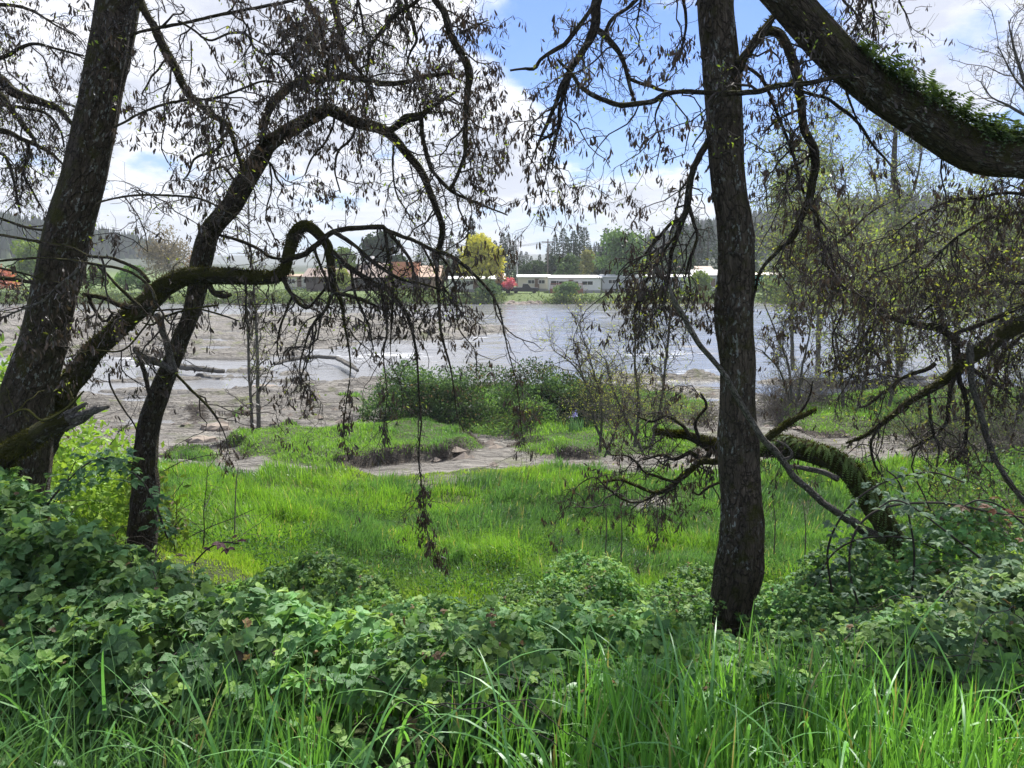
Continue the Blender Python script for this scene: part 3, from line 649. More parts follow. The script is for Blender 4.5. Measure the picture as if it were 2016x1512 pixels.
    L = [('trunk', [(278, 1160, 70), (282, 1060, 60), (288, 901, 50), (297, 832, 47), (320, 762, 42), (345, 693, 36), (372, 624, 36), (397, 519, 43), (418, 451, 41), (459, 399, 42), (488, 347, 42), (512, 308, 40), (533, 280, 34), (583, 247, 31), (625, 223, 29), (650, 215, 27), (695, 240, 24), (744, 252, 23), (771, 267, 20), (803, 305, 17), (830, 340, 16), (844, 375, 15), (858, 410, 14), (870, 451, 13), (862, 500, 12)], YB, dict(sides=20, gnarl=0.35, rough=0.26, dens=0.8, span=(0.45, 1.0), moss=3500, moss_size=0.018)),
         ('limb', [(508, 312, 26), (514, 278, 21), (517, 243, 19), (531, 208, 19), (556, 180, 19), (583, 163, 17), (640, 155, 15), (685, 152, 14), (730, 160, 13), (782, 166, 12), (845, 150, 9), (890, 145, 5)], 6.7, dict(dens=1.6, gnarl=0.7, moss=500)),
         ('limb', [(768, 255, 14), (785, 243, 17), (803, 233, 20), (827, 229, 17), (845, 215, 9), (858, 205, 7), (880, 192, 6), (900, 180, 4)], 6.6, dict(dens=1.4, moss=300)),
         ('limb', [(827, 229, 11), (834, 278, 9), (845, 320, 9), (855, 340, 8), (886, 375, 8), (915, 390, 6), (950, 404, 5), (1000, 424, 3)], 6.5, dict(dens=1.0)),
         ('branch', [(886, 375, 6), (900, 350, 6), (915, 310, 5), (930, 285, 4)], 6.5),
         ('branch', [(862, 500, 12), (860, 537, 9), (865, 606, 7), (869, 658, 6), (886, 720, 4), (893, 762, 3), (900, 818, 2.5), (914, 850, 2)], 6.7, dict(dens=0.35, keys=(0.45, 0.9, 5))),
         ('branch', [(862, 500, 8), (880, 520, 6), (895, 560, 5), (898, 600, 4), (905, 650, 3), (935, 690, 2.5), (938, 740, 2)], 6.6, dict(dens=0.5)),
         ('branch', [(700, 250, 6), (690, 275, 6), (665, 300, 5), (660, 340, 4), (670, 380, 3)], 6.7, dict(dens=1.0)),
         ('branch', [(775, 285, 5), (773, 330, 4), (780, 380, 4), (800, 415, 3), (820, 450, 2)], 6.6, dict(dens=1.0)),
         ('branch', [(660, 220, 6), (655, 250, 5), (640, 280, 5), (615, 310, 4), (600, 345, 3)], 6.7, dict(dens=1.2)),
         ('branch', [(515, 310, 7), (535, 325, 6), (545, 350, 5), (560, 370, 3)], 6.7, dict(dens=1.0)),
         ('branch', [(470, 365, 7), (455, 345, 6), (440, 330, 6), (420, 335, 4)], 6.7, dict(gnarl=1.0)),
         ('limb', [(345, 732, 22), (337, 714, 17), (330, 676, 15), (319, 644, 15), (306, 617, 18)], 6.6, dict(mat='bark_grey', grow=0, gnarl=0.9)),
         ('broken_limb', [(338, 730, 13), (318, 716, 15), (295, 706, 18), (276, 694, 19), (264, 685, 12)], 6.5, dict(mat='bark_grey', grow=0)),
         ('branch', [(298, 830, 12), (295, 783, 10), (288, 745, 10), (277, 712, 10), (270, 700, 8)], 6.6, dict(grow=0)),
         ('branch', [(345, 735, 6), (380, 770, 6), (410, 800, 5), (430, 825, 3)], 6.5, dict(dens=0.4, mat='bark_mossy')),
         ('branch', [(430, 462, 6), (460, 470, 7), (500, 485, 7), (530, 505, 7), (560, 510, 5)], 6.7, dict(dens=0.7)),
         ('branch', [(215, 735, 4), (218, 760, 4), (240, 800, 4), (262, 832, 3), (270, 850, 3)], 6.4, dict(dens=0.4)),
         ]
    tree('arching_tree', 'slender dark tree beside the big left trunk, its stem arching over to the right', 'tree', at(278, 1160, YB), L, 'bark_dark', 'twig', YB, dict(d1=5.0, leaves=0.04, grav=0.16))
    # --- C: the leaning mossy stem
    YC = 5.9
    L = [('trunk', [(20, 1050, 64), (60, 930, 62), (100, 830, 58), (128, 773, 50), (174, 707, 46), (215, 665, 44), (264, 617, 44), (295, 589, 44), (330, 561, 40), (370, 546, 36), (417, 541, 36), (469, 544, 33), (521, 547, 29), (552, 542, 25), (567, 514, 25), (578, 474, 27), (592, 449, 25), (607, 445, 23), (629, 463, 21), (647, 484, 20), (653, 512, 18), (655, 539, 16), (658, 566, 13), (672, 592, 9), (679, 640, 6), (690, 720, 3), (682, 790, 2.5), (676, 850, 2), (684, 895, 1.6)], YC, dict(sides=20, gnarl=0.5, rough=0.3, mat='bark_mossy', dens=0.9, span=(0.35, 0.86), keys=(0.88, 1.0, 28), moss=7500, moss_size=0.022, moss_span=(0, 0.68))),
         ('limb', [(555, 515, 12), (575, 507, 14), (600, 500, 13), (627, 480, 12), (659, 455, 12), (714, 449, 11), (751, 446, 11), (760, 452, 10), (796, 467, 9), (828, 480, 9), (858, 494, 9), (895, 509, 8), (927, 534, 7), (957, 564, 6), (977, 594, 5), (987, 626, 4), (1000, 690, 3), (1018, 760, 2), (1026, 840, 1.6), (1035, 890, 1.4)], 5.8, dict(dens=0.7, moss=300, keys=(0.7, 1.0, 6))),
         ('limb', [(655, 455, 10), (699, 484, 9), (729, 512, 9), (758, 532, 8), (788, 549, 7), (833, 559, 5), (880, 575, 3)], 5.7, dict(dens=1.0)),
         ('limb', [(655, 495, 13), (679, 519, 12), (709, 539, 11), (743, 561, 11), (766, 574, 10), (788, 599, 9), (803, 623, 8), (810, 645, 7), (820, 693, 5), (824, 762, 4), (829, 832, 4), (824, 901, 3.5), (830, 953, 3), (838, 1030, 2.5), (850, 1075, 2), (862, 1105, 1.6)], 5.7, dict(dens=0.4, keys=(0.70, 1.0, 34))),
         ('branch', [(758, 452, 8), (766, 514, 7), (773, 559, 6), (772, 620, 5), (768, 680, 3)], 5.8, dict(dens=1.0)),
         ('branch', [(766, 460, 7), (788, 484, 7), (808, 512, 7), (813, 537, 5), (810, 560, 4)], 5.8, dict(dens=1.0)),
         ('branch', [(619, 480, 8), (622, 500, 7), (632, 527, 6), (642, 549, 6), (648, 575, 5)], 5.8, dict(dens=1.0)),
         ('limb', [(556, 545, 12), (562, 559, 10), (575, 581, 9), (600, 606, 8), (615, 600, 6), (642, 566, 6)], 5.8, dict(dens=1.2, gnarl=0.9)),
         ('branch', [(655, 575, 9), (679, 580, 9), (709, 590, 7), (743, 604, 5), (770, 622, 3)], 5.7, dict(dens=1.0)),
         ('branch', [(660, 570, 8), (640, 610, 7), (615, 640, 6), (600, 680, 4), (590, 730, 3), (606, 780, 2)], 5.7, dict(dens=0.7, keys=(0.7, 1.0, 26))),
         ('branch', [(745, 563, 7), (756, 600, 6), (762, 650, 5), (755, 700, 3), (762, 780, 2), (752, 860, 1.6)], 5.6, dict(dens=0.5, keys=(0.6, 1.0, 20))),
         ('branch', [(690, 530, 6), (700, 580, 6), (725, 640, 5), (735, 690, 3)], 5.6, dict(dens=0.9)),
         ('branch', [(575, 585, 6), (560, 620, 5), (548, 660, 4), (545, 700, 3)], 5.8, dict(dens=1.0)),
         ('branch', [(830, 480, 5), (850, 520, 5), (870, 560, 4), (905, 610, 3), (925, 640, 2)], 5.7, dict(dens=0.8)),
         ('branch', [(410, 560, 12), (420, 576, 12), (440, 583, 11), (455, 580, 7)], 5.9, dict(dens=0.6)),
         ('branch', [(485, 545, 5), (484, 585, 5), (483, 620, 4), (478, 650, 3)], 5.8, dict(dens=1.0)),
         ('limb', [(275, 600, 14), (245, 600, 12), (215, 590, 11), (190, 585, 10), (165, 580, 8)], 5.8, dict(dens=0.8, gnarl=1.0)),
         ('branch', [(172, 582, 9), (185, 610, 8), (205, 632, 7), (222, 615, 5)], 5.8, dict(gnarl=1.0, dens=0.6)),
         ('branch', [(430, 600, 4), (360, 612, 5), (320, 625, 6), (300, 640, 5), (280, 635, 3)], 5.5, dict(mat='bark_mossy', dens=0.6)),
         ('branch', [(318, 588, 3), (300, 620, 4), (280, 650, 4), (240, 690, 4), (180, 690, 4), (130, 705, 3)], 5.3, dict(mat='bark_mossy', dens=0.7)),
         ('branch', [(128, 745, 8), (140, 780, 8), (150, 800, 7), (146, 830, 5), (130, 850, 4)], 5.3, dict(mat='bark_mossy', grow=0)),
         ('branch', [(300, 612, 4), (380, 608, 4), (430, 618, 4), (470, 632, 3)], 5.6, dict(dens=0.6)),
         ]
    tree('mossy_leaning_tree', 'moss covered crooked stem leaning from behind the left trunk out over the river view', 'tree', at(20, 1050, YC), L, 'bark_dark', 'twig', YC, dict(d1=5, l1=(0.2, 0.6), leaves=0.03, grav=0.3, bias=(0, 0, -0.45), pods=0.2))
    # --- E: the straight trunk right of centre
    YE = 5.5
    trunkE = [(1405, 1420, 104), (1412, 1340, 94), (1425, 1290, 88), (1437, 1245, 88), (1445, 1173, 93), (1456, 1110, 104), (1458, 1024, 95), (1457, 975, 85), (1453, 860, 86), (1451, 797, 80), (1449, 693, 79), (1447, 624, 79), (1451, 525, 76), (1449, 450, 76), (1433, 350, 75), (1424, 260, 76), (1417, 130, 77), (1411, 0, 78), (1405, -120, 76)]
    P, R = trace(trunkE, YE); up = at(1405, -120, YE); up2 = up + np.array([-0.3, 0.4, 5.0])
    ext = catmull([up, up + (up2 - up) * 0.5 + [-0.2, 0, 0], up2], 30)
    L = [('trunk', (np.concatenate([P, ext[1:]]), np.concatenate([R, np.linspace(R[-1], 0.05, 29)])), YE, dict(sides=48, gnarl=0.22, rough=0.34, step=0.02, dens=0.12, span=(0.45, 0.72), moss=3500, moss_size=0.014)),
         ('limb', [(1395, 272, 14), (1380, 300, 15), (1368, 323, 15), (1358, 365, 14), (1354, 405, 14), (1337, 451, 12), (1323, 493, 10), (1318, 540, 6), (1310, 585, 5), (1300, 620, 3)], 5.4, dict(dens=1.0, gnarl=0.9)),
         ('branch', [(1356, 405, 10), (1366, 440, 8), (1372, 470, 7), (1358, 510, 6), (1350, 545, 4)], 5.4, dict(dens=1.0, gnarl=0.9)),
         ('branch', [(1345, 430, 8), (1320, 440, 8), (1295, 470, 7), (1270, 500, 5), (1245, 520, 3)], 5.3, dict(dens=1.2)),
         ('branch', [(1335, 460, 6), (1310, 490, 6), (1285, 530, 5), (1260, 580, 4), (1245, 630, 3)], 5.3, dict(dens=1.2)),
         ('limb', [(1440, 165, 26), (1460, 120, 24), (1479, 94, 22), (1503, 64, 21), (1515, 45, 15), (1524, 31, 12)], 5.4, dict(dens=0.6, moss=400)),
         ('limb', [(1500, 66, 18), (1520, 62, 19), (1542, 76, 20), (1559, 115, 20), (1573, 156, 20), (1576, 208, 19), (1587, 257, 19), (1604, 302, 19), (1601, 347, 17), (1590, 403, 16), (1576, 437, 15), (1559, 469, 13), (1535, 488, 9), (1510, 515, 8), (1494, 545, 7), (1487, 575, 5)], 5.5, dict(dens=0.8, gnarl=0.8, moss=600)),
         ('branch', [(1590, 403, 8), (1610, 425, 7), (1615, 470, 6), (1635, 500, 5), (1645, 540, 3)], 5.5, dict(dens=1.1)),
         ('branch', [(1600, 302, 7), (1575, 320, 7), (1555, 330, 6), (1540, 345, 4)], 5.5, dict(gnarl=0.9)),
         ('branch', [(1576, 215, 6), (1545, 228, 6), (1520, 245, 5), (1500, 265, 3)], 5.5, dict(dens=1.0)),
         ('branch', [(1452, 118, 6), (1472, 132, 7), (1500, 156, 8), (1524, 208, 7), (1542, 253, 7), (1562, 305, 7), (1573, 347, 7), (1583, 382, 5)], 5.6, dict(dens=0.8)),
         ('limb', [(1395, -190, 30), (1290, -150, 26), (1205, -70, 22), (1174, 0, 21), (1167, 60, 20), (1150, 100, 16), (1125, 140, 14), (1108, 170, 12), (1095, 205, 9), (1078, 240, 8), (1060, 280, 5), (1045, 320, 3)], 5.5, dict(dens=0.8, gnarl=0.8)),
         ('branch', [(1184, -10, 10), (1164, 17, 10), (1119, 80, 10), (1101, 94, 10), (1067, 115, 8), (1053, 135, 8), (1032, 135, 6), (1004, 139, 4)], 5.4, dict(dens=0.7)),
         ('branch', [(1175, 60, 13), (1192, 72, 13), (1219, 104, 11), (1233, 139, 10), (1240, 174, 8), (1251, 204, 6)], 5.5, dict(dens=0.8)),
         ('branch', [(1240, 156, 8), (1275, 168, 8), (1310, 180, 7), (1350, 182, 5)], 5.6, dict(dens=0.6)),
         ('branch', [(1122, 145, 10), (1117, 165, 10), (1108, 194, 9), (1101, 215, 9), (1101, 250, 8), (1085, 265, 6), (1062, 278, 4)], 5.5, dict(dens=1.1)),
         ('branch', [(1290, -40, 8), (1247, 7, 8), (1206, 38, 8), (1189, 69, 9)], 5.5, dict(dens=0.9)),
         ('branch', [(1101, 250, 5), (1085, 300, 4), (1075, 345, 3), (1065, 390, 2)], 5.5, dict(dens=1.3)),
         ('branch', [(1330, -60, 8), (1345, 0, 7), (1350, 50, 6), (1340, 100, 5), (1320, 140, 3)], 5.5, dict(dens=1.0)),
         ('branch', [(1310, 182, 5), (1290, 230, 4), (1300, 280, 3), (1290, 330, 2)], 5.6, dict(dens=1.0)),
         ]
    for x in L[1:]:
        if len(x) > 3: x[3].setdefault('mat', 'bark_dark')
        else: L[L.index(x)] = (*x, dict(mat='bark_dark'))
    for c in upper_crown(up + [0, 0, 0.9], up2, 0.08, 6, 2.1): L.append(('limb', c, YE, dict(dens=0.6, sides=7, step=0.06)))
    tree('straight_trunk_tree', 'upright dark tree with flaking lichened bark standing in the brambles right of centre', 'tree', at(1405, 1420, YE), L, 'bark_lichen_veil', 'twig', YE, dict(d1=4.8, leaves=0.05, grav=0.2, bias=(0, 0, -0.2)))
    # --- F: huge limb of a tree standing out of view on the right
    YF = 4.9
    base = at(2420, 1000, YF + 0.6)
    L = [('trunk', [(2430, 1120, 150, 5.6), (2400, 800, 135, 5.5), (2330, 560, 120, 5.3), (2220, 420, 105, 5.1), (2120, 345, 96, 5.0), (2030, 314, 90, 4.9), (1960, 308, 88, 4.9), (1900, 290, 86, 4.9), (1830, 245, 86, 4.9), (1745, 195, 84, 4.9), (1695, 155, 82, 4.9), (1640, 105, 80, 4.9), (1594, 55, 78, 4.9), (1549, 3, 77, 4.9), (1500, -60, 74, 4.9), (1440, -160, 66, 4.9), (1400, -300, 56, 4.9)], YF, dict(sides=48, gnarl=0.18, rough=0.22, step=0.022, dens=0.12, mat='bark', moss=7000, moss_size=0.02, moss_dn=-0.5)),
         ('limb', [(1668, 150, 12), (1640, 154, 10), (1594, 163, 11), (1538, 167, 12), (1490, 180, 12), (1437, 184, 12), (1385, 181, 10), (1316, 184, 11), (1285, 200, 11), (1247, 205, 12), (1219, 206, 12), (1181, 194, 11), (1143, 170, 10), (1126, 146, 8), (1098, 118, 6)], 4.8, dict(dens=0.4, moss=300)),
         ('branch', [(1575, 178, 6), (1590, 184, 7), (1628, 194, 7), (1663, 219, 8), (1691, 243, 7), (1715, 281, 6), (1733, 302, 5), (1760, 330, 3)], 5.0, dict(dens=1.0)),
         ('branch', [(1660, 160, 5), (1670, 190, 5), (1685, 230, 4), (1695, 260, 3)], 5.3),
         ('branch', [(1700, -80, 8), (1715, 0, 5), (1720, 35, 4), (1719, 87, 3), (1716, 120, 2)], 5.6, dict(dens=1.8)),
         ('branch', [(1760, -70, 7), (1770, 0, 4), (1785, 30, 3), (1795, 60, 2)], 5.6, dict(dens=1.8)),
         ('branch', [(1640, -60, 8), (1660, 0, 6), (1680, 20, 4), (1700, 60, 3)], 5.6, dict(dens=1.4)),
         ('branch', [(2080, 400, 10), (1990, 380, 7), (1920, 390, 6), (1860, 400, 5), (1800, 430, 4), (1750, 470, 3)], 5.6, dict(dens=1.5)),
         ('branch', [(2100, 450, 10), (2016, 420, 8), (1950, 430, 7), (1880, 470, 6), (1830, 520, 4), (1790, 560, 3)], 5.8, dict(dens=1.5)),
         ('branch', [(2100, 330, 7), (2016, 250, 5), (1960, 230, 4), (1920, 225, 3)], 5.8, dict(dens=1.2)),
         ]
    P, _ = trace(L[0][1], YF)
    for c in upper_crown(P[-1], P[-1] + [-0.5, 0.3, 3.5], 0.08, 4, 1.0): L.append(('limb', c, YF, dict(dens=0.6, sides=7, step=0.06)))
    r, LP = tree('ferny_limb_tree', 'massive fern topped limb slanting down across the upper right corner', 'tree', base, L, 'bark_dark', 'twig', YF, dict(d1=4.5, pods=0.25, leaves=0.10, grav=0.25, bias=(0, 0, -0.4)))
    fm = MB(); P, R = trace(L[0][1], YF)
    for k in range(380):
        px = RNG.uniform(1660, 2080); prj = 1008 + F * P[:, 0] / (P @ FW - EYE @ FW)
        i = int(np.argmin(np.abs(prj - px)))
        tan = nrm(P[min(i + 1, len(P) - 1)] - P[i - 1]); o = nrm(np.array([RNG.normal() * 0.25, RNG.uniform(-0.9, 0.5), 1.0])); o = nrm(o - tan * np.dot(o, tan))
        b = P[i] + o * R[i] * 0.95
        d = nrm(o * 0.75 + tan * RNG.normal() * 0.6 + np.array([0, RNG.uniform(-0.7, 0.1), -0.15]))
        fern(fm, b, d, nrm(o + np.array([0, 0, 0.4])), RNG.uniform(0.10, 0.28), 11, 0.028, RNG.uniform(0.5, 1.6), (0.032, 0.055, 0.018))
    fm.build('ferns', M['leaf_small'], r, r.location)
    # --- G: mossy arched stem with ferns and its dead grey limb
    YG = 6.3
    L = [('trunk', [(1905, 1350, 72, 6.2), (1885, 1250, 64, 6.2), (1850, 1165, 58, 6.2), (1802, 1118, 58, 6.2), (1761, 1073, 52, 6.2), (1735, 1024, 50, 6.2), (1705, 975, 49, 6.25), (1684, 936, 48, 6.3), (1646, 907, 46, 6.35), (1594, 888, 45, 6.4), (1542, 880, 48, 6.45), (1495, 879, 44, 6.5), (1450, 879, 38, 6.5), (1410, 882, 30, 6.5), (1380, 868, 22, 6.5), (1351, 857, 17, 6.5), (1322, 856, 12, 6.45), (1290, 850, 8, 6.4)], YG, dict(sides=22, gnarl=0.3, rough=0.25, mat='bark_mossy', moss=12000, moss_size=0.026, dens=0.9, span=(0.62, 1.0))),
         ('limb', [(1440, 895, 18), (1413, 905, 15), (1375, 912, 13), (1351, 934, 12), (1316, 962, 10), (1290, 970, 8), (1260, 960, 7), (1220, 945, 5), (1190, 950, 3)], 6.3, dict(mat='bark_mossy', moss=700, dens=0.9, gnarl=0.8)),
         ('limb', [(1500, 872, 18), (1515, 858, 18), (1538, 842, 15), (1566, 825, 13), (1590, 815, 10), (1608, 806, 5)], 6.3, dict(mat='bark_mossy', moss=900, grow=0)),
         ('branch', [(1545, 916, 9), (1580, 922, 10), (1620, 930, 12), (1650, 942, 14)], 6.1, dict(mat='bark_grey', grow=0)),
         ('branch', [(1400, 880, 12), (1385, 905, 11), (1360, 890, 9), (1330, 905, 8), (1300, 895, 7), (1265, 905, 4)], 6.4, dict(gnarl=1.0, dens=1.2)),
         ('branch', [(1360, 860, 9), (1340, 835, 8), (1310, 820, 7), (1285, 830, 6), (1255, 820, 4)], 6.4, dict(gnarl=1.0, dens=1.2)),
         ('branch', [(1375, 862, 8), (1370, 830, 7), (1390, 800, 6), (1380, 775, 4)], 6.4, dict(gnarl=1.0, dens=1.0)),
         ('branch', [(1350, 936, 8), (1330, 950, 7), (1300, 940, 6), (1270, 930, 5), (1240, 900, 4), (1200, 895, 3)], 6.2, dict(gnarl=1.0, dens=1.2)),
         ('branch', [(1320, 960, 6), (1250, 990, 5), (1200, 965, 4), (1170, 940, 3), (1135, 960, 2.5), (1120, 1000, 2)], 6.1, dict(gnarl=0.8, dens=0.9)),
         ('branch', [(1415, 950, 6), (1390, 962, 6), (1375, 975, 5), (1365, 968, 3)], 6.1, dict(grow=0)),
         ('branch', [(1530, 850, 7), (1560, 830, 6), (1590, 790, 5), (1600, 750, 3)], 6.4, dict(dens=1.0)),
         ('dead_limb', [(1735, 1062, 22, 6.15), (1712, 1050, 21, 6.1), (1660, 1017, 18, 5.9), (1619, 987, 16, 5.75), (1590, 962, 15, 5.65), (1559, 933, 14, 5.55), (1532, 895, 14, 5.42), (1504, 867, 14, 5.3), (1483, 835, 13, 5.25), (1455, 790, 12.5, 5.18), (1431, 745, 12, 5.1), (1396, 700, 12, 5.05), (1375, 676, 12, 5.0), (1347, 624, 13, 4.95), (1326, 589, 9, 4.9), (1318, 560, 5, 4.9)], 5, dict(mat='bark_grey', grow=0, gnarl=0.4, rough=0.2)),
         ('branch', [(1545, 905, 9, 5.5), (1560, 896, 7, 5.5), (1552, 880, 5, 5.5), (1530, 868, 4, 5.45)], 5.5, dict(mat='bark_grey', grow=0)),
         ]
    base = at(1905, 1350, 6.2)
    r, LP = tree('mossy_arched_tree', 'mossy fern hung stem arching behind the straight trunk, with a grey dead limb', 'tree', base, L, 'bark_dark', 'twig', YG, dict(d1=6.5, leaves=0.02, pods=0.3, l1=(0.2, 0.55)))
    fm = MB(); P, R = trace(L[0][1], YG)
    for k in range(330):
        i = int(RNG.integers(24, len(P) - 32))
        tan = nrm(P[i + 1] - P[i - 1]); o = nrm(np.array([RNG.normal() * 0.4, RNG.uniform(-1.2, 0.3), 0.8])); o = nrm(o - tan * np.dot(o, tan))
        b = P[i] + o * R[i] * 0.97
        d = nrm(o * 0.6 + np.array([-0.55, RNG.uniform(-0.5, 0.1), -0.35]) + RNG.normal(size=3) * 0.2)
        fern(fm, b, d, o, RNG.uniform(0.07, 0.15), 9, 0.012, RNG.uniform(0.4, 0.9), (0.070, 0.112, 0.034))
    fm.build('ferns', M['leaf_small'], r, r.location)
    # --- I: low limb reaching in from the right
    YI = 6.6
    L = [('trunk', [(2420, 1100, 120, 7.2), (2330, 800, 95, 7.0), (2220, 590, 60, 6.8), (2120, 590, 44), (2016, 634, 37), (1976, 658, 35), (1941, 684, 33), (1906, 709, 30), (1872, 738, 24), (1837, 762, 19), (1795, 787, 16), (1760, 815, 14), (1733, 835, 12), (1700, 858, 9), (1665, 872, 5)], YI, dict(sides=18, gnarl=0.5, mat='bark_mossy', moss=3000, dens=0.8, span=(0.4, 1.0))),
         ('limb', [(1912, 680, 12), (1910, 693, 15), (1913, 756, 14), (1927, 801, 14), (1941, 849, 13), (1962, 912, 12), (2004, 971, 11), (2050, 1030, 11)], 6.4, dict(mat='bark_grey', dens=0.15)),
         ('branch', [(1885, 735, 11), (1889, 749, 11), (1903, 797, 9), (1903, 832, 8), (1899, 877, 7), (1885, 905, 5), (1912, 916, 3)], 6.5, dict(dens=0.7, gnarl=0.9)),
         ('branch', [(1880, 742, 10), (1872, 770, 9), (1865, 825, 8), (1840, 856, 8), (1810, 872, 7), (1785, 887, 4)], 6.5, dict(dens=0.8, gnarl=0.9)),
         ('branch', [(1828, 775, 7), (1830, 797, 7), (1833, 832, 7), (1840, 860, 6), (1858, 887, 4)], 6.5, dict(dens=0.8)),
         ('branch', [(1900, 720, 10), (1920, 731, 10), (1958, 755, 8), (1990, 776, 5)], 6.6, dict(dens=0.8)),
         ('limb', [(1895, 718, 20), (1885, 700, 20), (1878, 672, 17), (1858, 652, 15), (1837, 644, 15), (1816, 641, 15), (1771, 631, 14), (1743, 617, 14), (1715, 592, 13), (1681, 575, 12), (1649, 558, 10), (1628, 519, 9), (1615, 485, 8), (1608, 450, 7), (1600, 410, 4)], 6.7, dict(dens=1.3, gnarl=0.7)),
         ('limb', [(2100, 565, 11), (2016, 558, 9), (1958, 554, 9), (1906, 571, 8), (1858, 585, 7), (1819, 613, 5), (1790, 640, 3)], 6.8, dict(dens=1.3)),
         ('limb', [(1870, 665, 9), (1885, 655, 10), (1941, 634, 10), (2016, 600, 11), (2100, 560, 12)], 6.7, dict(dens=1.3)),
         ('branch', [(1840, 715, 9), (1823, 728, 9), (1781, 742, 8), (1740, 773, 7), (1708, 797, 6), (1690, 803, 3)], 6.5, dict(dens=0.9)),
         ('branch', [(1735, 612, 6), (1710, 650, 6), (1680, 690, 5), (1650, 720, 4), (1620, 735, 3)], 6.7, dict(dens=1.3)),
         ('branch', [(1650, 560, 6), (1660, 610, 5), (1640, 660, 4), (1645, 710, 3)], 6.7, dict(dens=1.3)),
         ('branch', [(1690, 578, 6), (1720, 540, 6), (1770, 520, 5), (1820, 480, 4), (1850, 460, 3)], 6.9, dict(dens=1.5)),
         ('branch', [(1620, 500, 5), (1660, 470, 5), (1700, 430, 4), (1740, 400, 3)], 6.9, dict(dens=1.5)),
         ('branch', [(2040, 640, 8), (1990, 680, 7), (1960, 720, 6), (1975, 760, 4)], 6.8, dict(dens=1.3)),
         ('branch', [(2060, 500, 8), (1990, 490, 6), (1930, 520, 5), (1880, 540, 4), (1840, 545, 3)], 7.0, dict(dens=1.5)),
         ('branch', [(1735, 832, 8), (1715, 870, 6), (1720, 910, 5), (1735, 935, 3)], 6.5, dict(dens=0.9)),
         ]
    tree('low_reaching_tree', 'dark tree on the right edge whose low mossy limbs reach left over the brambles', 'tree', at(2420, 1100, 7.2), L, 'bark_dark', 'twig', YI, dict(d1=6.2, d3=24, leaves=0.11, leaf_size=0.032, leaf_col=(0.20, 0.235, 0.065), pods=0.17, grav=0.2, l1=(0.3, 1.0)))
    # --- K: gnarled boughs coming in from the left edge
    YK = 7.6
    L = [('trunk', [(-420, 1050, 120), (-400, 700, 105), (-340, 400, 90), (-250, 200, 70), (-150, 60, 55), (-120, -150, 45)], YK, dict(grow=0, sides=18)),
         ('limb', [(-330, 330, 40), (-150, 180, 30), (-60, 150, 26), (0, 155, 23), (28, 174, 21), (69, 195, 17), (104, 208, 15), (125, 222, 12), (139, 240, 9), (170, 270, 5)], YK, dict(dens=1.8, gnarl=0.9)),
         ('limb', [(-60, 155, 16), (0, 187, 13), (21, 215, 12), (45, 243, 11), (62, 264, 9), (80, 300, 5)], 7.5, dict(dens=1.8, gnarl=0.9)),
         ('limb', [(-300, 380, 26), (-100, 270, 16), (0, 257, 13), (45, 274, 11), (97, 299, 8), (130, 330, 4)], 7.7, dict(dens=1.7, gnarl=0.9)),
         ('limb', [(-260, 210, 24), (-100, 130, 14), (0, 115, 9), (35, 97, 8), (69, 87, 7), (115, 97, 5), (165, 110, 4)], 7.6, dict(dens=2.0)),
         ('limb', [(-180, 90, 20), (-80, 20, 12), (0, 10, 8), (60, 20, 6), (110, 50, 4), (150, 70, 3)], 7.6, dict(dens=2.2)),
         ('branch', [(55, 278, 8), (55, 310, 7), (46, 340, 6), (66, 380, 5), (84, 410, 3)], 7.5, dict(dens=1.4, gnarl=0.9)),
         ('branch', [(30, 210, 7), (60, 215, 6), (95, 225, 6), (120, 260, 5), (125, 290, 4)], 7.5, dict(dens=1.8, gnarl=1.0)),
         ('branch', [(-60, 300, 10), (0, 300, 8), (20, 330, 7), (30, 370, 5), (40, 420, 4)], 7.5, dict(dens=1.4)),
         ('limb', [(-300, 560, 20), (-120, 545, 12), (0, 548, 10), (40, 552, 9), (85, 560, 7), (140, 590, 4)], 7.5, dict(dens=1.2)),
         ('branch', [(-100, 400, 10), (0, 430, 6), (60, 450, 5), (120, 455, 4), (150, 480, 3)], 7.4, dict(dens=1.2)),
         ]
    tree('left_edge_tree', 'gnarled dark boughs entering at the left edge, behind the big leaning trunk', 'tree', at(-420, 1050, YK), L, 'bark_dark', 'twig', YK, dict(d1=4, leaves=0.08, grav=0.2, d2=6, pods=0.22))
    # --- J: the broken mossy log in the left foreground
    b = empty('broken_log', at(-60, 950, 4.6), 'broken mossy log with a splintered grey tip, propped against the big left trunk', 'log')
    P, R, _ = limb_mesh('stem', [(-120, 960, 62), (-60, 932, 60), (0, 905, 52), (52, 872, 46), (104, 838, 42), (140, 824, 36)], 4.6, M['bark_mossy'], b, 18, 0.3, 0.3)
    for pts in ([(120, 828, 22), (160, 817, 20), (190, 806, 17), (215, 800, 7)], [(105, 828, 18), (140, 812, 13), (170, 793, 6)], [(120, 845, 16), (160, 830, 12), (185, 815, 4)]):
        limb_mesh('splinter', pts, 4.58, M['bark_grey'], b, 8, 0.3, 0.35)
    mb = MB(); moss_tufts(mb, P, R, 4500, 0.02); mb.build('moss', M['moss'], b, b.location)
    tw = MB(); P, R = trace([(10, 822, 4), (50, 806, 5), (85, 828, 6), (130, 805, 6), (165, 770, 4)], 4.5); P, R = resample(P, R, 40)
    V, q, _, _ = tubes(P[None], R[None], 6, 0.3); tw.add(V, [q]); P1, R1 = grow(P[None], R[None], 9, (0.08, 0.25), 0.003, 6, 0.4, 0)
    V, q, _, _ = tubes(P1, R1, 4); tw.add(V, [q]); tw.build('lichened_twig', M['bark_mossy'], b, b.location, smooth=True)

